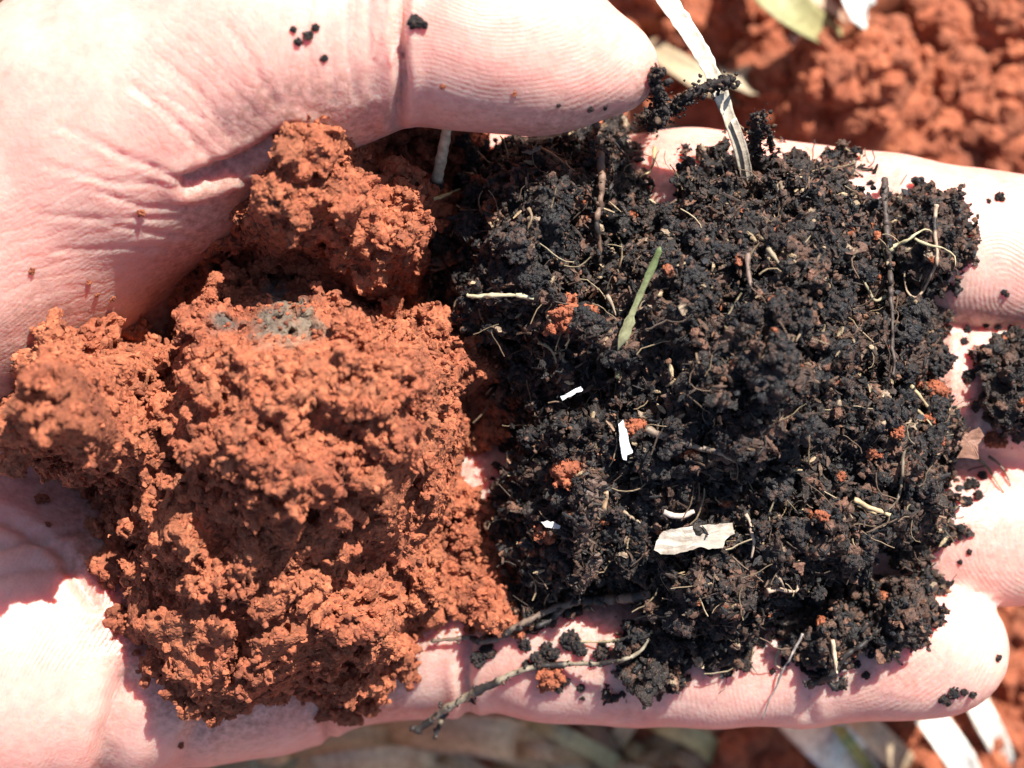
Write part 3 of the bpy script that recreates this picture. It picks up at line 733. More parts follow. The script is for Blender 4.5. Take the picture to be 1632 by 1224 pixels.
def merged(name, parts, smooth=True):
    V, F, Cc, off = [], [], [], 0
    for v, f, c in parts:
        V.append(v); Cc.append(c); F += [tuple(i+off for i in q) for q in f]; off += len(v)
    me = bpy.data.meshes.new(name)
    tris = []
    for q in F:
        u = []
        for i in q:
            if i not in u: u.append(i)
        tris.append(u)
    Vc = np.concatenate(V)*MM
    me.from_pydata(Vc.tolist(), [], tris)
    me.polygons.foreach_set("use_smooth", [smooth]*len(tris))
    t = np.ones((len(Vc), 4), np.float32); t[:, :3] = np.concatenate(Cc)
    a = me.attributes.new("tint", 'FLOAT_COLOR', 'POINT'); a.data.foreach_set("color", t.ravel())
    return me
SEED = [1]
def drape(path, r, lift=0.4, stiff=5, cap=99):
    """follow the surface under a pixel path; ends and bends keep touching it"""
    C = spline([(x, y, 0) for x, y in path], 4.5)
    Z = np.array([hit(c[0], c[1])[0][2] for c in C])
    Z = np.minimum(np.where(Z < -40, np.nan, Z), cap)
    if np.isnan(Z).any():
        ok = ~np.isnan(Z); Z = np.interp(np.arange(len(Z)), np.flatnonzero(ok), Z[ok])
    k = stiff; Zp = np.pad(Z, k, mode='edge')
    mxz = np.array([Zp[i:i+2*k+1].max() for i in range(len(Z))]); Zp = np.pad(mxz, k, mode='edge')
    sm = np.array([Zp[i:i+2*k+1].mean() for i in range(len(Z))])
    zz = np.minimum(np.maximum(0.25*Z+0.75*sm, Z), Z+3.5)+r*lift
    return np.array([P(c[0], c[1], z) for c, z in zip(C, zz)])
def root(paths, r, tint, label, cat="root", name="root", dirt=0.2, knob=0.16, taper=0.38, lift=0.4, stiff=5, flat=1.0, wig=0.25, group=None, cap=99):
    parts = []
    for i, path in enumerate(paths):
        SEED[0] += 1
        C = drape(path, r, lift, stiff, cap)
        C = C+wig*.9*np.stack([vnoise(C+SEED[0]*5, 1.9), vnoise(C+SEED[0]*9+50, 1.9), 0.3*vnoise(C+SEED[0]*7+90, 1.6)], 1)+wig*.3*np.stack([vnoise(C+SEED[0]*5, .7), vnoise(C+SEED[0]*9+50, .7), C[:, 0]*0], 1)
        t = np.linspace(0, 1, len(C)); rr = .58*r*(1 if i == 0 else .75)*(1-(1-taper)*t)*(1+.28*vnoise(C+SEED[0], 1.0)+.2*vnoise(C+SEED[0]+9, .4))
        parts.append(tube_mesh(C, rr, 7, knob, flat, np.array(tint)*.8, max(dirt, .12), seed=SEED[0]))
        if dirt > 0.15:      # grains of earth clinging to the root
            for _ in range(int(len(C)*dirt*2.2)):
                k = np.random.default_rng(SEED[0]*100+_).integers(len(C)); parts.append(grain(C[k]+rng.normal(size=3)*rr[k]*.8, rr[k]*rng.uniform(.25, .8), (0.03, 0.024, 0.021) if rng.random() < .7 else (0.09, .05, .035)))
    return place(name, merged(name, parts), M_LIT, label, cat, group)
_ico = None
def grain(c, r, tint, sq=None):
    global _ico
    if _ico is None:
        import bmesh
        b = bmesh.new(); bmesh.ops.create_icosphere(b, subdivisions=1, radius=1); _ico = (np.array([v.co[:] for v in b.verts]), [tuple(v.index for v in f.verts) for f in b.faces]); b.free()
    v = _ico[0]*(1+0.28*rng.normal(size=(len(_ico[0]), 1)))*(np.exp(rng.normal(size=3)*.3) if sq is None else sq)
    rot = np.linalg.qr(rng.normal(size=(3, 3)))[0]
    return v@rot*r+np.asarray(c), _ico[1], np.tile(np.asarray(tint)*(0.8+.4*rng.random()), (len(v), 1))

TAN, PALE, BROWN, DARK, WHITE = (0.42, 0.32, 0.19), (0.62, 0.55, 0.42), (0.17, 0.095, 0.06), (0.035, 0.028, 0.025), (0.82, 0.82, 0.82)
root([[(665, 1166), (700, 1138), (740, 1112), (800, 1082), (850, 1064), (900, 1058), (960, 1058), (1010, 1045), (1035, 1020)], [(705, 1140), (697, 1165), (692, 1180)], [(745, 1112), (757, 1122)]], 0.8, (0.34, 0.28, 0.2), "long pale root crossing the little finger base, black and forked at its tip", dirt=.45, stiff=9, wig=.15, lift=.8)
root([[(1035, 948), (980, 955), (920, 958), (870, 975), (820, 1002), (795, 1020), (770, 1022), (740, 1015), (690, 1022)], [(905, 962), (880, 985), (855, 1000)]], 0.9, (0.22, 0.15, 0.11), "knobbly brown root along the lower rim of the mound, ending in a black tendril", dirt=.5, stiff=9)
root([[(952, 158), (950, 200), (955, 250), (957, 300), (952, 360), (958, 420)]], 0.85, (0.22, 0.13, 0.09), "upright brown root rising against the thumb tip", dirt=.35, stiff=8, cap=8)
root([[(1412, 285), (1410, 340), (1414, 400), (1420, 460), (1424, 540), (1422, 600)]], 0.72, (0.085, 0.06, 0.05), "thin dark stem standing at the right rim of the mound", cat="shoot", name="plant_shoot", dirt=.2, stiff=9)
root([[(1408, 375), (1412, 410), (1420, 440), (1418, 470)], [(1418, 470), (1395, 478), (1380, 455), (1376, 435), (1390, 428)]], 0.55, (0.42, 0.35, 0.22), "pale hooked rootlet wrapped round the thin dark stem", dirt=.15)
root([[(1418, 398), (1450, 380), (1475, 366), (1485, 370)], [(1455, 378), (1480, 392), (1505, 398), (1520, 410), (1522, 425)]], 0.36, (0.52, 0.44, 0.26), "yellow forked root lying over the loose black clump", dirt=.05, stiff=7)
root([[(1492, 325), (1490, 360), (1492, 400), (1490, 430), (1475, 455), (1460, 475), (1445, 465), (1442, 430)]], 0.36, (0.50, 0.36, 0.25), "thin tan root looping down beside the loose black clump", dirt=.1, stiff=7)
root([[(1455, 620), (1475, 645), (1500, 680), (1512, 692)], [(1458, 648), (1475, 665), (1485, 678)]], 0.4, (0.5, 0.38, 0.22), "straight tan root leading to the brown leaf scrap", dirt=.1)
root([[(1560, 730), (1580, 750), (1590, 770), (1600, 785)]], 0.3, (0.42, 0.34, 0.2), "short wavy root below the brown leaf scrap", dirt=.1)
root([[(1578, 728), (1598, 745), (1612, 775)]], 0.28, (0.2, 0.15, 0.1), "dark hair root below the brown leaf scrap", dirt=.1)
root([[(1280, 1008), (1262, 1045), (1240, 1090), (1225, 1120), (1216, 1146)]], 0.28, (0.38, 0.33, 0.30), "thin grey hair root trailing across the little finger", dirt=.05, lift=.7)
root([[(1243, 1025), (1240, 1045), (1240, 1062), (1255, 1066)]], 0.36, (0.62, 0.46, 0.32), "tiny pale bent rootlet stuck to the little finger", dirt=.0)
root([[(1330, 1020), (1332, 1045), (1331, 1072)]], 0.45, (0.66, 0.5, 0.34), "stubby cream rootlet under the brown capped clump", dirt=.05)
root([[(1292, 1090), (1320, 1080), (1345, 1050), (1375, 1025), (1400, 1005)], [(1318, 1082), (1330, 1095), (1345, 1080)]], 0.5, DARK, "black crusted twig between the two small clumps on the little finger", cat="twig", name="twig", dirt=.6, taper=.8)
root([[(860, 548), (872, 555), (882, 565), (888, 580)], [(884, 564), (895, 558), (906, 555)]], 0.42, (0.52, 0.42, 0.24), "small yellow Y-shaped rootlet on the compost", dirt=.0)
root([[(745, 470), (755, 472), (790, 470), (830, 472), (852, 476)]], 0.4, (0.62, 0.56, 0.36), "straight pale straw sliver lying near the gap", cat="straw", name="straw", dirt=.0, stiff=9, wig=.1, taper=.9)
root([[(862, 233), (885, 248), (900, 262), (912, 270)], [(900, 256), (905, 268), (914, 272)]], 0.3, (0.42, 0.32, 0.2), "thin curved rootlet below the woody splinter", dirt=.05, cap=8)
root([[(1045, 235), (1044, 255), (1036, 275), (1024, 285)]], 0.32, (0.5, 0.42, 0.2), "yellow hooked fibre at the bright notch under the thumb tip", dirt=.0)
root([[(966, 470), (975, 485), (978, 500)]], 0.4, (0.35, 0.26, 0.18), "short brown rootlet beside the green blade", dirt=.1)
root([[(1360, 798), (1385, 808), (1420, 822)], [(1365, 806), (1395, 816)]], 0.5, (0.58, 0.42, 0.24), "split straw coloured stalk near the ring finger side", cat="stalk", name="plant_stalk", dirt=.1, taper=.8)
root([[(1440, 715), (1438, 770), (1428, 800), (1412, 815)]], 0.36, (0.2, 0.15, 0.1), "dark curved root above the split stalk", dirt=.2)
root([[(1030, 682), (1060, 694), (1090, 705), (1120, 714), (1150, 716)], [(1120, 712), (1150, 724), (1180, 742)]], 0.75, (0.26, 0.19, 0.14), "crusted grey twig across the middle of the mound", cat="twig", name="twig", dirt=.4)
root([[(966, 782), (962, 805), (954, 828)]], 0.45, (0.52, 0.34, 0.2), "pale upright splinter beside the bark strip", cat="splinter", name="splinter", dirt=.0, taper=.9)
root([[(992, 815), (1005, 825), (1018, 832), (1028, 842)]], 0.4, (0.4, 0.3, 0.2), "bent tan rootlet left of the pale wood chip", dirt=.1)
root([[(1198, 845), (1205, 865), (1198, 890)], [(1186, 820), (1200, 850)]], 0.4, (0.55, 0.4, 0.3), "pale forked rootlet right of the pale wood chip", dirt=.1)
root([[(1225, 940), (1245, 938), (1270, 942), (1276, 925)], [(1235, 915), (1250, 935)]], 0.45, (0.5, 0.36, 0.26), "branching tan rootlet above the little finger", dirt=.25)
root([[(1040, 1008), (1000, 1018), (960, 1022), (918, 1022)]], 0.45, (0.45, 0.37, 0.22), "short yellowish root just above the long pale root", dirt=.35)
root([[(690, 318), (705, 312), (722, 305), (735, 300)]], 0.35, (0.55, 0.46, 0.22), "short yellow rootlet at the foot of the standing straw", dirt=.0)
root([[(840, 330), (846, 350), (842, 368)]], 0.35, (0.25, 0.17, 0.1), "small brown root scrap on the upper mound", dirt=.1)
root([[(1195, 395), (1192, 430), (1198, 470)], [(1198, 400), (1210, 415)]], 0.55, (0.2, 0.13, 0.1), "brown rootlet hanging on the crest of the mound", dirt=.3)
root([[(1225, 395), (1235, 410), (1243, 422)]], 0.5, (0.36, 0.28, 0.18), "short tan stub beside the brown rootlet on the crest", dirt=.05)
root([[(1270, 510), (1276, 525), (1268, 545)]], 0.36, (0.5, 0.36, 0.24), "tiny pale curl on the blurred crest of the mound", dirt=.0)

# dark arm of compost reaching from the mound past the thumb tip, with its own clots
def clotted(path, zs, r, label, name="compost_strand", tint=(0.026, 0.021, 0.02)):
    C = spline([P(x, y, z) for (x, y), z in zip(path, zs)], 0.45); parts = []
    parts.append(tube_mesh(C, r*.6, 7, .2, 1, tint, .3, seed=SEED[0])); SEED[0] += 1
    for _ in range(int(len(C)*26)):
        k = rng.integers(len(C)); parts.append(grain(C[k]+rng.normal(size=3)*r*rng.choice([.4, .6]), r*rng.uniform(.07, .3)**1.0*(1.6 if rng.random() < .12 else 1), tint if rng.random() < .85 else (0.1, .06, .04)))
    return place(name, merged(name, parts), M_COMP, label, "compost")
zt = hit(1030, 205)[0][2]
clotted([(1000, 215), (1025, 195), (1050, 200), (1080, 210), (1108, 208)], [zt, zt+1, zt+1, zt+1, zt+.5], .7, "short black strand bridging from the mound over the bright index finger")
clotted([(1085, 208), (1090, 225), (1093, 238)], [zt+1, zt, -1], .45, "thin black thread hanging from the bridging strand")
clotted([(1058, 180), (1080, 165), (1100, 152), (1125, 140), (1165, 128)], [8, 9, 10, 10, 11], .85, "black clotted strand held against the thumb tip")
clotted([(1048, 115), (1045, 140), (1055, 175)], [16, 14, 9], .75, "dark smear of compost down the end of the thumb")
clotted([(1060, 175), (1040, 190), (1020, 205)], [9, 7, zt+.5], .8, "black clot joining thumb end and mound")
zc = hit(1205, 270)[0][2]
clotted([(1200, 280), (1206, 245), (1203, 215), (1212, 185)], [zc, zc+3, zc+5, zc+7], .85, "upright black clot standing beside the tall straw")
clotted([(1215, 200), (1226, 210), (1230, 240)], [zc+7, zc+6, zc+2], .35, "fine dark thread drooping from the upright clot")

# ------------------------------------------------------------------ straws and grass
def ribbon(C, wid, thick, nrm, tint, cup=0.12, rough=0.03, seed=0, ends=(1.0, 1.0), ntint=None):
    """cupped blade with real thickness through C, face roughly along nrm"""
    r_ = np.random.default_rng(seed); n_ = len(C); Tn = np.gradient(C, axis=0); Tn /= np.linalg.norm(Tn, axis=1)[:, None]+1e-9
    V, col = [], []; m = 7
    wid = np.broadcast_to(wid, (n_,))
    for i in range(n_):
        t = i/(n_-1); s_ = np.cross(Tn[i], nrm); s_ /= np.linalg.norm(s_)+1e-9; u_ = np.cross(s_, Tn[i])
        hw = wid[i]/2*(1+rough*r_.normal())
        for side in (1, -1):
            for k in range(m):
                a = -1+2*k/(m-1); rib = 0.06*math.cos(a*math.pi*3)
                V.append(C[i]+s_*a*hw*1.0+u_*(side*thick/2*(1-.6*abs(a))+cup*hw*(a*a)*2-rib*thick))
                c = np.array(tint if ntint is None else np.array(tint)*(1-t)+np.array(ntint)*t)*(0.9+.2*r_.random()); col.append(c)
    F = []; w2 = 2*m
    for i in range(n_-1):
        for k in range(m-1):
            a = i*w2+k; F.append((a, a+1, a+1+w2, a+w2))
            b = i*w2+m+k; F.append((b+1, b, b+w2, b+1+w2))
        for k0, k1 in ((0, m), (m-1, 2*m-1)):
            a, b = i*w2+k0, i*w2+k1; F.append((a, b, b+w2, a+w2) if k0 else (b, a, a+w2, b+w2))
    for i in (0, n_-1):
        for k in range(m-1):
            a = i*w2+k; b = i*w2+m+k; F.append((a, b, b+1, a+1) if i == 0 else (b, a, a+1, b+1))
    return np.array(V), F, np.array(col)
UPV = np.array([0, 0.25, 1.0])
zs = hit(1188, 300)[0][2]
C = spline([P(1188, 300, zs-1), P(1178, 245, zs+2.5), P(1160, 185, zs+5), P(1130, 110, zs+7), P(1095, 50, zs+8), P(1050, -15, zs+8.5)], .6)
parts = [ribbon(C, np.interp(np.linspace(0, 1, len(C)), [0, .15, .3, .6, 1], [0.7, 0.95, 1.2, 1.7, 2.0]), .22, UPV, (0.48, 0.40, 0.29), .2, .06, 3, ntint=(0.70, 0.64, 0.53))]
C2 = spline([P(1196, 300, zs-1), P(1186, 240, zs+2.7), P(1168, 190, zs+5)], .6); parts.append(ribbon(C2, 0.7, .18, UPV, (0.5, 0.42, 0.33), .2, .05, 4))
C3 = spline([P(1176, 268, zs+1), P(1174, 230, zs+3), P(1166, 195, zs+4.8)], .6); parts.append(ribbon(C3, 0.6, .18, UPV, (0.55, 0.46, 0.36), .2, .05, 5))
tall = place("straw", merged("straw", parts), M_LIT, "tall bleached straw rising from the mound, split at its base", "straw")
zs2 = min(hit(695, 315)[0][2], 0.5)
C = spline([P(690, 322, zs2+1), P(701, 262, zs2+6), P(706, 238, zs2+8), P(715, 190, zs2+12)], .5)
place("straw", merged("straw", [tube_mesh(C, np.linspace(.66, .5, len(C))*(1+.12*vnoise(C, 1.4)), 9, .09, .7, (0.55, 0.49, 0.34), 0.1, seed=61)]), M_LIT, "short olive straw standing in the shade under the thumb", "straw")
zz = [hit(x, y)[0][2] for x, y in ((1050, 395), (1015, 470), (985, 555))]
C = spline([P(1052, 393, max(zz)+3.4), P(1036, 430, max(zz)+2.8), P(1012, 485, max(zz)+2.0), P(990, 540, max(zz)+1.2), P(984, 560, zz[2]+.8)], .5)
parts = [ribbon(C, np.interp(np.linspace(0, 1, len(C)), [0, .1, .5, .8, 1], [.3, .8, .55, 1.0, .4]), .14, np.array([.55, .3, 1]), (0.11, 0.15, 0.05), .3, .34, 8, ntint=(0.36, 0.34, 0.2))]
C2 = drape([(984, 556), (985, 580), (984, 602)], .3, .4); parts.append(tube_mesh(C2, .28, 6, .1, 1, (0.3, 0.27, 0.14), .1, seed=9))
place("green_grass", merged("green_grass", parts), M_LIT, "torn green grass blade stuck upright in the compost", "grass blade")

def clotted_bark(path, r, label):
    C = drape(path, r, .5, 7); parts = [tube_mesh(C, r*np.interp(np.linspace(0, 1, len(C)), [0, .15, .7, 1], [.5, 1, .8, .3]), 9, .3, .5, (0.11, 0.062, 0.045), .15, seed=SEED[0])]; SEED[0] += 1
    for _ in range(len(C)*9):
        k = rng.integers(len(C)); parts.append(grain(C[k]+rng.normal(size=3)*np.array([.5, .5, .3])*r, r*rng.uniform(.08, .3), (0.1, .06, .042) if rng.random() < .6 else (.03, .024, .02), np.array([2.2, .7, .7])))
    return place("bark_strip", merged("bark_strip", parts, False), M_LIT, label, "bark")
KEEP = [(1020, 480, 60), (1185, 300, 40)]
def chip(outline, th, tint, label, name, cat, lift=.5, tilt=(0, 0), cap=99):
    """flat chip with ragged edge, grain ridges and thickness; outline in pixels"""
    o = np.asarray(outline, float); c = o.mean(0); z = max(hit(*(c+(q-c)*.8))[0][2] for q in list(o)+[c])
    z = min(z, hit(*c)[0][2]+3.0, cap)+lift; KEEP.append((c[0], c[1], np.abs(o-c).max()+14))
    top, bot = [], []
    dens = []
    for a, b in zip(o, np.roll(o, -1, 0)):
        n_ = max(1, int(np.hypot(*(b-a))/5))
        for k in range(n_): dens.append(a+(b-a)*k/n_+rng.normal(size=2)*.7)
    dens = np.array(dens); V, col = [], []
    rings_ = [1.0, .8, .55, .3]
    n_ = len(dens)
    for s_, zo in [(1.0, -th)]+[(r, 0) for r in rings_]:
        for q in dens:
            p = c+(q-c)*s_; zz_ = z+zo+tilt[0]*(p[0]-c[0])*PX+tilt[1]*(c[1]-p[1])*PX
            w_ = P(p[0], p[1], zz_); w_[2] += 0.09*vnoise(np.array([w_[0]*.25, w_[1]*2.2, 0]), .7) if zo == 0 else 0
            V.append(w_); col.append(np.array(tint)*(.88+.2*rng.random()))
    F = []
    for i in range(len(rings_)):
        for k in range(n_):
            a, b = i*n_+k, i*n_+(k+1) % n_; F.append((b, a, a+n_, b+n_))
    V.append(P(c[0], c[1], z)); col.append(np.array(tint)); e = len(V)-1
    for k in range(n_): F.append((len(rings_)*n_+(k+1) % n_, len(rings_)*n_+k, e))
    V.append(P(c[0], c[1], z-th)); col.append(np.array(tint)*.8)
    for k in range(n_): F.append((k, (k+1) % n_, e+1))
    return place(name, merged(name, [(np.array(V), F, np.array(col))], False), M_LIT, label, cat)
chip([(1046, 862), (1058, 846), (1092, 840), (1130, 836), (1168, 833), (1170, 850), (1158, 858), (1152, 872), (1130, 876), (1118, 870), (1104, 876), (1075, 884), (1052, 884), (1044, 876)], .35, (0.44, 0.37, 0.30), "flat pale wood chip with ragged ends lying on the mound", "wood_chip", "wood chip", .7)
chip([(985, 676), (993, 669), (999, 690), (1008, 722), (1000, 726), (998, 733), (993, 733), (990, 722)], .3, (0.85, 0.85, 0.85), "white tapered sliver standing out above the mound centre", "white_sliver", "sliver", 1.4, (0, .2))
chip([(892, 632), (926, 616), (930, 621), (896, 638)], .22, (0.8, 0.84, 0.88), "thin bluish white sliver near the small green blade root", "white_sliver", "sliver", 1.3)
chip([(862, 832), (882, 830), (893, 838), (890, 845), (870, 840)], .25, (0.75, 0.7, 0.66), "small white flake capping a reddish crumb", "white_flake", "flake", 1.1)
root([[(1060, 814), (1075, 820), (1092, 820), (1108, 814)]], 0.5, (0.72, 0.58, 0.48), "white curled stalk bit just above the pale wood chip", cat="stalk", name="plant_stalk", dirt=0, knob=.08, taper=.8, lift=2.2)
chip([(828, 232), (850, 216), (880, 208), (899, 206), (898, 214), (868, 222), (850, 236), (834, 240)], .7, (0.40, 0.31, 0.2), "frayed woody splinter on the upper rim under the thumb", "splinter", "splinter", .5, cap=7.5)
chip([(832, 243), (850, 236), (865, 233), (862, 238), (845, 246)], .3, (0.3, 0.22, 0.15), "thin brown splinter below the frayed one", "splinter", "splinter", .5, cap=7)
clotted_bark([(948, 758), (946, 790), (936, 830), (922, 880)], .95, "dark brown bark strip lying down the mound")
chip([(1512, 700), (1516, 672), (1525, 684), (1545, 690), (1560, 680), (1570, 695), (1558, 708), (1560, 732), (1540, 730), (1524, 730), (1535, 714)], .3, (0.30, 0.15, 0.10), "curled reddish brown leaf scrap near the middle finger", "leaf_scrap", "leaf", .8, (.1, .15))
chip([(1552, 552), (1557, 551), (1558, 576), (1553, 577)], .3, (0.16, 0.07, 0.06), "tiny upright dark brown flake on the middle finger", "bark_flake", "flake", .3)
clotted_bark([(952, 884), (940, 915), (920, 945)], .6, "narrow dark bark strip below the larger strip")
chip([(1152, 1062), (1160, 1060), (1158, 1075), (1150, 1086), (1147, 1080)], .3, (0.03, 0.026, 0.026), "small black pointed leaf bit under the mound on the little finger", "leaf_scrap", "leaf", .3)

# ------------------------------------------------------------------ small red crumbs in the compost, loose crumbs on skin
def lump_mesh(name, r, pal, hscale=0.22, n1=14, n2=160, squash=.75):
    v = Vox([-r*2.4]*3, [r*2.4]*3, hscale); T = [v.tint(c) for c in pal]
    v.splat(np.zeros(3), np.array([r, r*.85, r*squash]), T[0], np.linalg.qr(rng.normal(size=(3, 3)))[0])
    v.grow(n1, r*.3, r*.55, T, .2, .3, .3, up=-2); v.grow(n1//2, r*.15, r*.35, T, .1, .4, carve=True, up=-2)
    v.grow(n2, r*.12, r*.24, T, .35, .25, .2, up=-2); v.roughen(.7, .06)
    return v.mesh(name)
RED = [(1, 1, 1), (.9, .95, 1), (1.12, 1.08, 1.05)]
BLK = [(0.018, 0.016, 0.017), (0.03, 0.024, 0.022), (0.022, 0.02, 0.02), (0.06, 0.036, 0.028), (0.014, 0.014, 0.016)]
def put(me, mat, name, px, py, sc, label, cat, group=None, sink=.35, r=1.0):
    p, n_ = hit(px, py)
    o = add_obj(name, me, mat); o.location = [float(x)*MM for x in p+np.array([0, 0, 1])*(r*sc*(1-2*sink)*.75)]
    o.scale = (sc, sc, sc); o.rotation_euler = (rng.uniform(-.5, .5), rng.uniform(-.5, .5), rng.uniform(0, 6.28))
    return tag(o, label, cat, group)
red_me = [lump_mesh("red_crumb", 1.0, RED, .12) for _ in range(4)]
blk_me = [lump_mesh("black_crumb", 1.0, BLK, .12) for _ in range(6)]
put(red_me[0], M_RED, "soil_crumb", 903, 505, 1.45, "orange red crumb left of the green blade", "soil crumb")
put(red_me[1], M_RED, "soil_crumb", 935, 498, .9, "smaller orange crumb touching the one left of the green blade", "soil crumb")
put(red_me[2], M_RED, "soil_crumb", 905, 755, 1.3, "bright red crumb above the dark bark strip", "soil crumb")
put(red_me[3], M_RED, "soil_crumb", 872, 850, 1.0, "reddish crumb under the small white flake", "soil crumb")
put(red_me[0], M_RED, "soil_crumb", 1010, 682, .8, "tiny orange crumb beside the white tapered sliver", "soil crumb")
put(red_me[1], M_RED, "soil_crumb", 1585, 703, .8, "small orange crumb right of the brown leaf scrap", "soil crumb")
put(red_me[2], M_RED, "soil_crumb", 1490, 625, 1.0, "orange crumb cluster beside the straight tan root", "soil crumb")
put(red_me[3], M_RED, "soil_crumb", 877, 1076, 1.1, "red crumb under the long pale root on the little finger", "soil crumb")
put(red_me[0], M_RED, "soil_crumb", 783, 330, .7, "tiny orange crumb on the upper mound face", "soil crumb")
for x, y, s_ in ((762, 288, .55), (1005, 345, .5), (1480, 668, .5), (1495, 700, .5), (1460, 610, .5), (838, 890, .45), (1155, 800, .5), (1240, 780, .4), (960, 830, .45), (1390, 720, .6), (1430, 690, .5), (840, 540, .4), (1100, 720, .6), (1070, 700, .4), (1310, 820, .45), (1340, 760, .4)):
    put(red_me[random.randrange(4)], M_RED, "soil_crumb", x, y, s_, "tiny red earth grain sprinkled on the black compost", "soil crumb", "red grains on the compost")
SMARKS = [(1600, 330, "on the index fingertip"), (1570, 500, "in the groove between index and middle finger"), (1548, 590, "on the middle finger beside the lone clump"), (1520, 910, "on the ring finger beside the mound"), (1555, 780, "on the ring finger below the brown leaf scrap"),
          (1400, 1060, "on the little finger below the small clump"), (1525, 1108, "on the outer edge of the little fingertip"), (1480, 990, "on the little fingertip pad"), (1590, 1050, "on the very end of the little finger"), (1340, 1092, "beside the black crusted twig"), (960, 172, "on the thumb pad near its tip"), (1048, 158, "on the dirty end of the thumb"),
          (750, 250, "in the shaded gap under the thumb"), (900, 1095, "on the little finger below the long pale root"), (1000, 1090, "on the little finger below the black clump"), (770, 1045, "at the little finger base crease"), (860, 1045, "between the knobbly and the long pale root"), (960, 1035, "beside the short yellowish root"), (1100, 1052, "under the lower rim of the mound"), (1180, 1062, "beside the black pointed leaf bit"), (1240, 1060, "by the tiny bent rootlet")]
SPECK = [(467, 47, .24), (476, 67, .3), (503, 45, .28), (493, 57, .36), (516, 93, .26)]
for x, y, s_ in SPECK: put(blk_me[random.randrange(6)], M_COMP, "soil_crumb", x, y, s_, "dark brown crumb in the little group on the thumb base", "soil crumb", "crumbs on the thumb base")
put(blk_me[1], M_COMP, "soil_crumb", 664, 36, .55, "lone black crumb on the thumb pad by its joint crease", "soil crumb")
for x, y, s_ in ((65, 795, .45), (72, 796, .4)): put(red_me[0], M_RED, "soil_crumb", x, y, s_, "reddish crumb of a pair on the palm under the tall clod", "soil crumb", "pair of crumbs on the palm")
for x, y, s_ in ((225, 338, .28), (180, 476, .25), (142, 450, .22), (155, 470, .2), (52, 432, .25), (288, 1187, .3), (77, 835, .25), (705, 138, .2), (820, 150, .2), (340, 1150, .45)):
    put(red_me[random.randrange(4)], M_RED, "soil_crumb", x, y, s_, "fine red grain stuck to bare skin of palm or thumb", "soil crumb", "red grains on the skin")
for x, y, s_ in ((1592, 315, .5), (1600, 465, .3), (1605, 470, .25), (1575, 320, .25), (1380, 1075, .4), (1365, 1058, .35), (1505, 1115, .6), (1520, 1105, .6), (1535, 1102, .4), (1550, 1107, .4), (1478, 1000, .3), (1513, 930, .3), (1590, 1050, .35), (1430, 1045, .3), (1415, 1050, .25),
                 (925, 1095, .4), (900, 1085, .5), (890, 1095, .5), (1000, 1085, .4), (1002, 1098, .3), (928, 1113, .25), (840, 1060, .5), (835, 1030, .6), (870, 1035, .7), (880, 1045, .8), (860, 1050, .8), (760, 1050, .9), (775, 1040, .8), (1330, 1093, .5), (1345, 1090, .5), (1310, 1085, .4), (1250, 1055, .4),
                 (1540, 525, .4), (1570, 518, .3), (1590, 520, .35), (1610, 523, .35), (1545, 598, .7), (1555, 590, .5), (1535, 545, .4), (1500, 925, .4), (1470, 922, .3), (1530, 895, .25), (1545, 880, .3), (1560, 790, .5), (1550, 770, .6), (1565, 760, .5), (1540, 800, .6), (940, 175, .3), (965, 172, .25), (890, 168, .2), (1045, 165, .5), (1052, 150, .4),
                 (740, 225, .8), (755, 245, .9), (770, 235, .7), (750, 270, .8), (735, 290, .8), (1230, 1070, .3), (1160, 1070, .6), (1130, 1055, .7), (1190, 1060, .6), (1100, 1050, .7), (960, 1035, .9), (990, 1035, .9), (925, 1035, .8), (905, 1020, 1.0), (1060, 1030, .9), (1020, 1015, 1.1)):
    mark = min(SMARKS, key=lambda m_: math.hypot(x-m_[0], y-m_[1]))[2]
    lab = f"{'loose' if s_ > .45 else 'tiny'} black crumb {mark}"
    put(blk_me[random.randrange(6)], M_COMP, "compost_crumb", x, y, s_*.8, lab, "compost crumb", lab.replace("crumb", "crumbs"))
MARKS = [(1020, 480, "torn green blade"), (1105, 860, "pale wood chip"), (997, 700, "white tapered sliver"), (800, 472, "straight straw sliver"), (955, 260, "upright brown root"), (865, 222, "frayed woody splinter"), (1190, 290, "foot of the tall straw"),
         (1416, 420, "thin dark shoot"), (1540, 700, "brown leaf scrap"), (1390, 810, "split tan stalk"), (1260, 935, "branching tan rootlet"), (930, 970, "knobbly brown root"), (940, 820, "bark strip"), (1195, 430, "brown rootlet of the crest"), (1100, 710, "crusted grey twig"), (910, 630, "bluish white sliver")]
# the largest separate crumbs on top of the mound
k = 0
while k < 120:
    x, y = rng.uniform(700, 1560), rng.uniform(190, 1060)
    if poly_dist(np.array([x]), np.array([y]), comp_poly)[0] < 15: continue
    if any(math.hypot(x-a, y-b) < c for a, b, c in KEEP): continue
    sz = rng.uniform(.5, 1.3); mark = min(MARKS, key=lambda m_: math.hypot(x-m_[0], y-m_[1]))[2]
    lab = f"{'coarse' if sz > .95 else 'small'} black crumb on the mound near the {mark}"
    put(blk_me[random.randrange(6)], M_COMP, "compost_crumb", x, y, sz, lab, "compost crumb", lab.replace("crumb", "crumbs"), sink=.45); k += 1

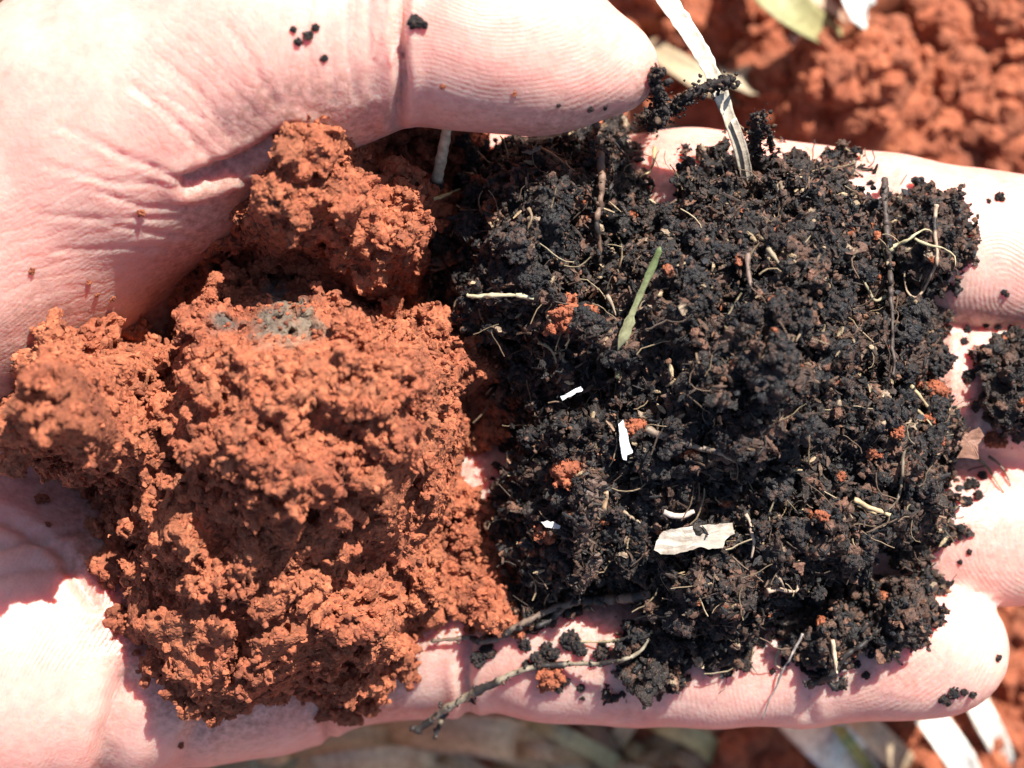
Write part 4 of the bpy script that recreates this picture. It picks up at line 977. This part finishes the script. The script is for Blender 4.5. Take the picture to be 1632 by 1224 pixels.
# fibres, shards and fine grit covering the mound: nobody could count them
def scatter(owner, n_, maker, name, mat):
    m = owner.data; nv_ = len(m.vertices); a = np.empty(nv_*3, np.float32); m.vertices.foreach_get("co", a); a = a.reshape(-1, 3)/MM
    nn = np.empty(nv_*3, np.float32); m.vertices.foreach_get("normal", nn); nn = nn.reshape(-1, 3)
    ok = np.flatnonzero((nn[:, 2] > 0.1) & (a[:, 2] > 2)); ch = rng.choice(ok, n_)
    V, F, Cc, off = [], [], [], 0
    for i in ch:
        v, f, c = maker(a[i], nn[i]); V.append(v); F.append(np.asarray(f)+off); Cc.append(c); off += len(v)
    me = mesh_from(name, np.concatenate(V), np.concatenate(F), False, np.concatenate(Cc))
    o = add_obj(name, me, mat, owner); o["kind"] = "stuff"
    return o
FTINT = [(0.02, .018, .018)]*7+[(0.05, .034, .027)]*4+[(0.10, .06, .042)]*3+[(0.2, .13, .085)]*1+[(0.38, .28, .17)]
def shard(p, n_):
    L = rng.uniform(.4, 1.5)*(1.6 if rng.random() < .12 else 1); w_ = rng.uniform(.09, .28); th = rng.uniform(.05, .14)
    rot = np.linalg.qr(rng.normal(size=(3, 3)))[0]
    ax_ = rot[0]-n_*(rot[0]@n_)*.6; ax_ /= np.linalg.norm(ax_); b = np.cross(ax_, n_); b /= np.linalg.norm(b)+1e-9; u = np.cross(b, ax_)
    bend = u*rng.uniform(-.2, .3)*L*.5
    V = []
    for t, s_ in ((-.5, .5), (0, 1), (.5, .35)):
        c = p+n_*.12+ax_*L*t+(bend if t == 0 else 0)
        V += [c+b*w_*s_+u*th*.3, c+u*th, c-b*w_*s_, c-u*th]
    F = []
    for i in (0, 4):
        for k_ in range(4): F.append((i+k_, i+(k_+1) % 4, i+4+(k_+1) % 4, i+4+k_))
    F += [(3, 2, 1, 0), (8, 9, 10, 11)]
    return np.array(V), F, np.tile(np.array(FTINT[rng.integers(len(FTINT))])*rng.uniform(.7, 1.3), (len(V), 1))
scatter(mound, 9000, shard, "fibre_litter", M_COMP)
def hair(p, n_):
    L = rng.uniform(1.2, 4.5); r = rng.uniform(.03, .08); a = rng.uniform(0, 6.28); k = rng.uniform(-1, 1)/L*1.6
    c = tint_h[rng.integers(len(tint_h))]; V = []; q = p+n_*.25; m = 6
    for i in range(m):
        dr = np.array([math.cos(a), math.sin(a), rng.uniform(-.25, .3)]); sd_ = np.array([-dr[1], dr[0], 0])
        for x_, y_ in ((1, 0), (0, 1), (-1, 0), (0, -1)): V.append(q+sd_*x_*r+np.array([0, 0, y_*r]))
        q = q+dr*L/(m-1); a += k*L/(m-1)+rng.normal()*.25
    F = [(i*4+j, i*4+(j+1) % 4, i*4+4+(j+1) % 4, i*4+4+j) for i in range(m-1) for j in range(4)]+[(3, 2, 1, 0), (4*m-4, 4*m-3, 4*m-2, 4*m-1)]
    return np.array(V), F, np.tile(np.array(c)*rng.uniform(.7, 1.2), (len(V), 1))
tint_h = [(0.26, .19, .115), (.16, .105, .07), (.08, .055, .04), (.34, .27, .17)]
scatter(mound, 700, hair, "root_hairs", M_LIT)

# ------------------------------------------------------------------ ground litter far below the hand
def GP(px, py, lift=0):
    f = (CAM_H-GZ)/CAM_H*PX; x, y = (px-816)*f, (612-py)*f
    z = float(ground_h(np.array([x]), np.array([y]))[0])+lift; f = (CAM_H-z)/CAM_H*PX
    return np.array([(px-816)*f, (612-py)*f, z])
def blade(path, lifts, wid, tint, label, nrm=(0, .3, 1), cat="grass blade", name="dry_grass", cup=.18):
    n_ = len(path)-1      # both ends touch the ground, the middle arches
    C = spline([GP(x, y, 1.5 if i in (0, n_) else l*.75+6) for i, ((x, y), l) in enumerate(zip(path, lifts))], 2.0); SEED[0] += 1
    W = .8*np.interp(np.linspace(0, 1, len(C)), np.linspace(0, 1, len(wid)), wid)*np.clip(np.minimum(np.linspace(.25, 6, len(C)), np.linspace(6, .2, len(C))), 0, 1)
    return place(name, merged(name, [ribbon(C, W, .35, np.array(nrm, float), tint, cup, .02, SEED[0])]), M_LIT, label, cat)
blade([(1180, -60), (1235, -5), (1310, 55), (1395, 105)], [16, 14, 10, 4], (6, 7, 6.5, 4), (0.30, 0.28, 0.13), "olive grass blade leaning over the red earth above the index finger", name="green_grass")
blade([(1350, -70), (1365, 0), (1385, 55), (1402, 106)], [14, 13, 10, 4], (4.5, 5, 5.5, 5), (0.72, 0.78, 0.74), "bright bleached blade rooted beside the olive blade")
blade([(1402, 106), (1420, 80), (1422, 45)], [2, 7, 12], (3.5, 4, 3), (0.55, 0.48, 0.3), "short broken stub at the foot of the bright bleached blade", cat="grass stub", name="grass_stub")
blade([(1110, 45), (1180, 58), (1250, 80), (1330, 95), (1400, 106)], [5, 7, 7, 5, 4], (4.5, 5, 4.5, 5, 4), (0.52, 0.40, 0.32), "dry stem lying flat towards the foot of the bleached blade", cat="dry stalk", name="dry_stalk", cup=.35)
blade([(1010, 60), (1070, 100), (1130, 135), (1200, 170)], [8, 8, 7, 5], (3, 4, 4.5, 3), (0.42, 0.32, 0.2), "tan leaf blade lying behind the tall straw")
blade([(1150, 105), (1180, 125), (1210, 160)], [12, 13, 8], (4, 5.5, 3), (0.40, 0.32, 0.21), "broad tan leaf tip curled behind the tall straw")
blade([(1270, -60), (1300, -10), (1350, 40)], [8, 7, 4], (4, 4, 3), (0.5, 0.35, 0.25), "faded stalk crossing above the olive blade", cat="dry stalk", name="dry_stalk")
blade([(1235, 1115), (1290, 1160), (1340, 1205), (1400, 1260)], [10, 14, 17, 18], (6, 8, 8, 6), (0.74, 0.76, 0.66), "broad bleached leaf blade below the little finger")
blade([(1440, 1100), (1485, 1150), (1530, 1215), (1560, 1280)], [12, 14, 15, 14], (4, 5, 5, 4), (0.78, 0.77, 0.70), "straight white dry blade below the little fingertip")
blade([(1540, 1080), (1560, 1130), (1590, 1190), (1615, 1260)], [8, 10, 12, 12], (3.5, 4, 4, 3), (0.72, 0.68, 0.6), "white dry blade on the red earth right of the fingertip")
blade([(1330, 1120), (1375, 1160), (1420, 1200), (1460, 1250)], [6, 8, 8, 8], (4.5, 5, 5, 4), (0.50, 0.38, 0.25), "tan dry blade between the two white blades")
blade([(1300, 1110), (1350, 1180), (1400, 1250)], [18, 20, 18], (1.5, 2, 2), (0.25, 0.30, 0.10), "thin green blade edge beside the broad bleached leaf", name="green_grass")
blade([(1000, 1130), (1060, 1155), (1120, 1185), (1170, 1240)], [10, 12, 12, 10], (3, 4, 4, 3), (0.42, 0.38, 0.18), "olive yellow blade arching under the little finger", name="green_grass")
blade([(820, 1130), (880, 1165), (950, 1200), (1030, 1250)], [12, 13, 13, 10], (2.5, 3, 3, 2), (0.36, 0.36, 0.2), "grey green blade in the hand's shadow", name="green_grass")
blade([(560, 1140), (680, 1165), (800, 1180), (900, 1215)], [10, 12, 12, 8], (5, 7, 7, 4), (0.6, 0.46, 0.28), "wide withered leaf lying in the hand's shadow")
blade([(300, 1225), (430, 1205), (580, 1190), (720, 1200)], [7, 9, 9, 7], (5, 7, 6, 4), (0.55, 0.43, 0.25), "withered leaf under the palm edge")
blade([(420, 1250), (520, 1225), (640, 1215), (760, 1240)], [11, 13, 13, 9], (4, 5, 5, 3), (0.62, 0.48, 0.3), "buff withered leaf overlapping the one under the palm edge")
blade([(330, 1215), (400, 1208), (480, 1212)], [14, 14, 12], (3.5, 4, 2), (0.24, 0.28, 0.2), "grey green leaf tip under the palm edge", name="green_grass")
blade([(900, 1110), (960, 1180), (985, 1260)], [8, 8, 6], (3, 3.5, 3), (0.26, 0.18, 0.11), "brown stalk in the hand's shadow", cat="dry stalk", name="dry_stalk")
blade([(-60, 60), (-10, 20), (60, -30), (120, -70)], [20, 22, 22, 18], (7, 9, 8, 6), (0.5, 0.40, 0.27), "tan dry leaf beyond the base of the thumb")
blade([(-80, 20), (-20, -5), (40, -40)], [28, 28, 25], (3, 4, 3), (0.30, 0.26, 0.15), "olive dry leaf beyond the base of the thumb", name="green_grass")
# straw mat of thin dry stalks under the palm edge
for q in range(26):
    x0 = rng.uniform(300, 1130); y0 = rng.uniform(1140, 1235); L = rng.uniform(90, 260); a = rng.normal()*.35
    z0 = rng.uniform(2, 13); x1, y1 = x0+L*math.cos(a), y0+L*math.sin(a); tn = [(.62, .48, .3), (.5, .38, .22), (.4, .29, .17), (.38, .35, .19)][q % 4]
    kind_ = ("buff", "tan", "brown", "olive")[q % 4]
    o = blade([(x0, y0), ((x0+x1)/2+rng.normal()*8, (y0+y1)/2+rng.normal()*10), (x1, y1)], [z0, z0+2, z0-1], (1.6, 3.2, 1.4), tn, f"thin {kind_} dry stalk in the shaded straw under the palm edge", cat="dry stalk", name="dry_stalk")
    o["group"] = f"{kind_} stalks of the shaded straw"
# loose clods on the ground
gme = []
GMARKS = [(1540, 80, "around the dark hollow"), (1400, 130, "by the foot of the bright bleached blade"), (1300, 180, "just beyond the index finger"), (1500, 190, "on the lit ridge beyond the index finger"), (1100, 50, "between thumb tip and tall straw"), (1220, 60, "under the olive blade"), (1610, 1050, "beyond the little fingertip"), (1540, 1190, "between the white dry blades"), (1200, 1205, "beside the broad bleached leaf"), (1420, 1130, "under the tan dry blade")]
for _ in range(4):
    m_ = lump_mesh("ground_clod", 10.0, RED, 0.9, 22, 260, .7); gme.append(m_)
for x, y, s_ in ((1530, 95, .85), (1480, 60, .6), (1600, 150, .9), (1440, 150, .5), (1345, 150, .7), (1250, 130, .6), (1560, 30, .9), (1180, 30, .8), (1100, 60, .6), (1080, 20, .7), (1290, 190, .5), (1390, 200, .55), (1480, 180, .7), (1560, 210, .6), (1620, 60, .7), (1130, 95, .5), (1260, 30, .5),
                 (1600, 1060, .5), (1620, 1140, .7), (1500, 1200, .6), (1570, 1180, .45), (1190, 1200, .8), (1240, 1215, .5), (1420, 1130, .5), (1620, 1215, .8), (1620, 990, .5)):
    p = GP(x, y); o = add_obj("ground_clod", gme[random.randrange(4)], M_GROUND); o.location = [float(q)*MM for q in p+np.array([0, 0, 3.5*s_])]
    o.scale = (s_,)*3; o.rotation_euler = (rng.uniform(-.5, .5), rng.uniform(-.5, .5), rng.uniform(0, 6.28))
    mark = min(GMARKS, key=lambda m_: math.hypot(x-m_[0], y-m_[1]))[2]
    lab = f"{'large' if s_ > .68 else 'small'} rounded red clod on the ground {mark}"
    tag(o, lab, "soil clod", lab.replace("clod", "clods"))
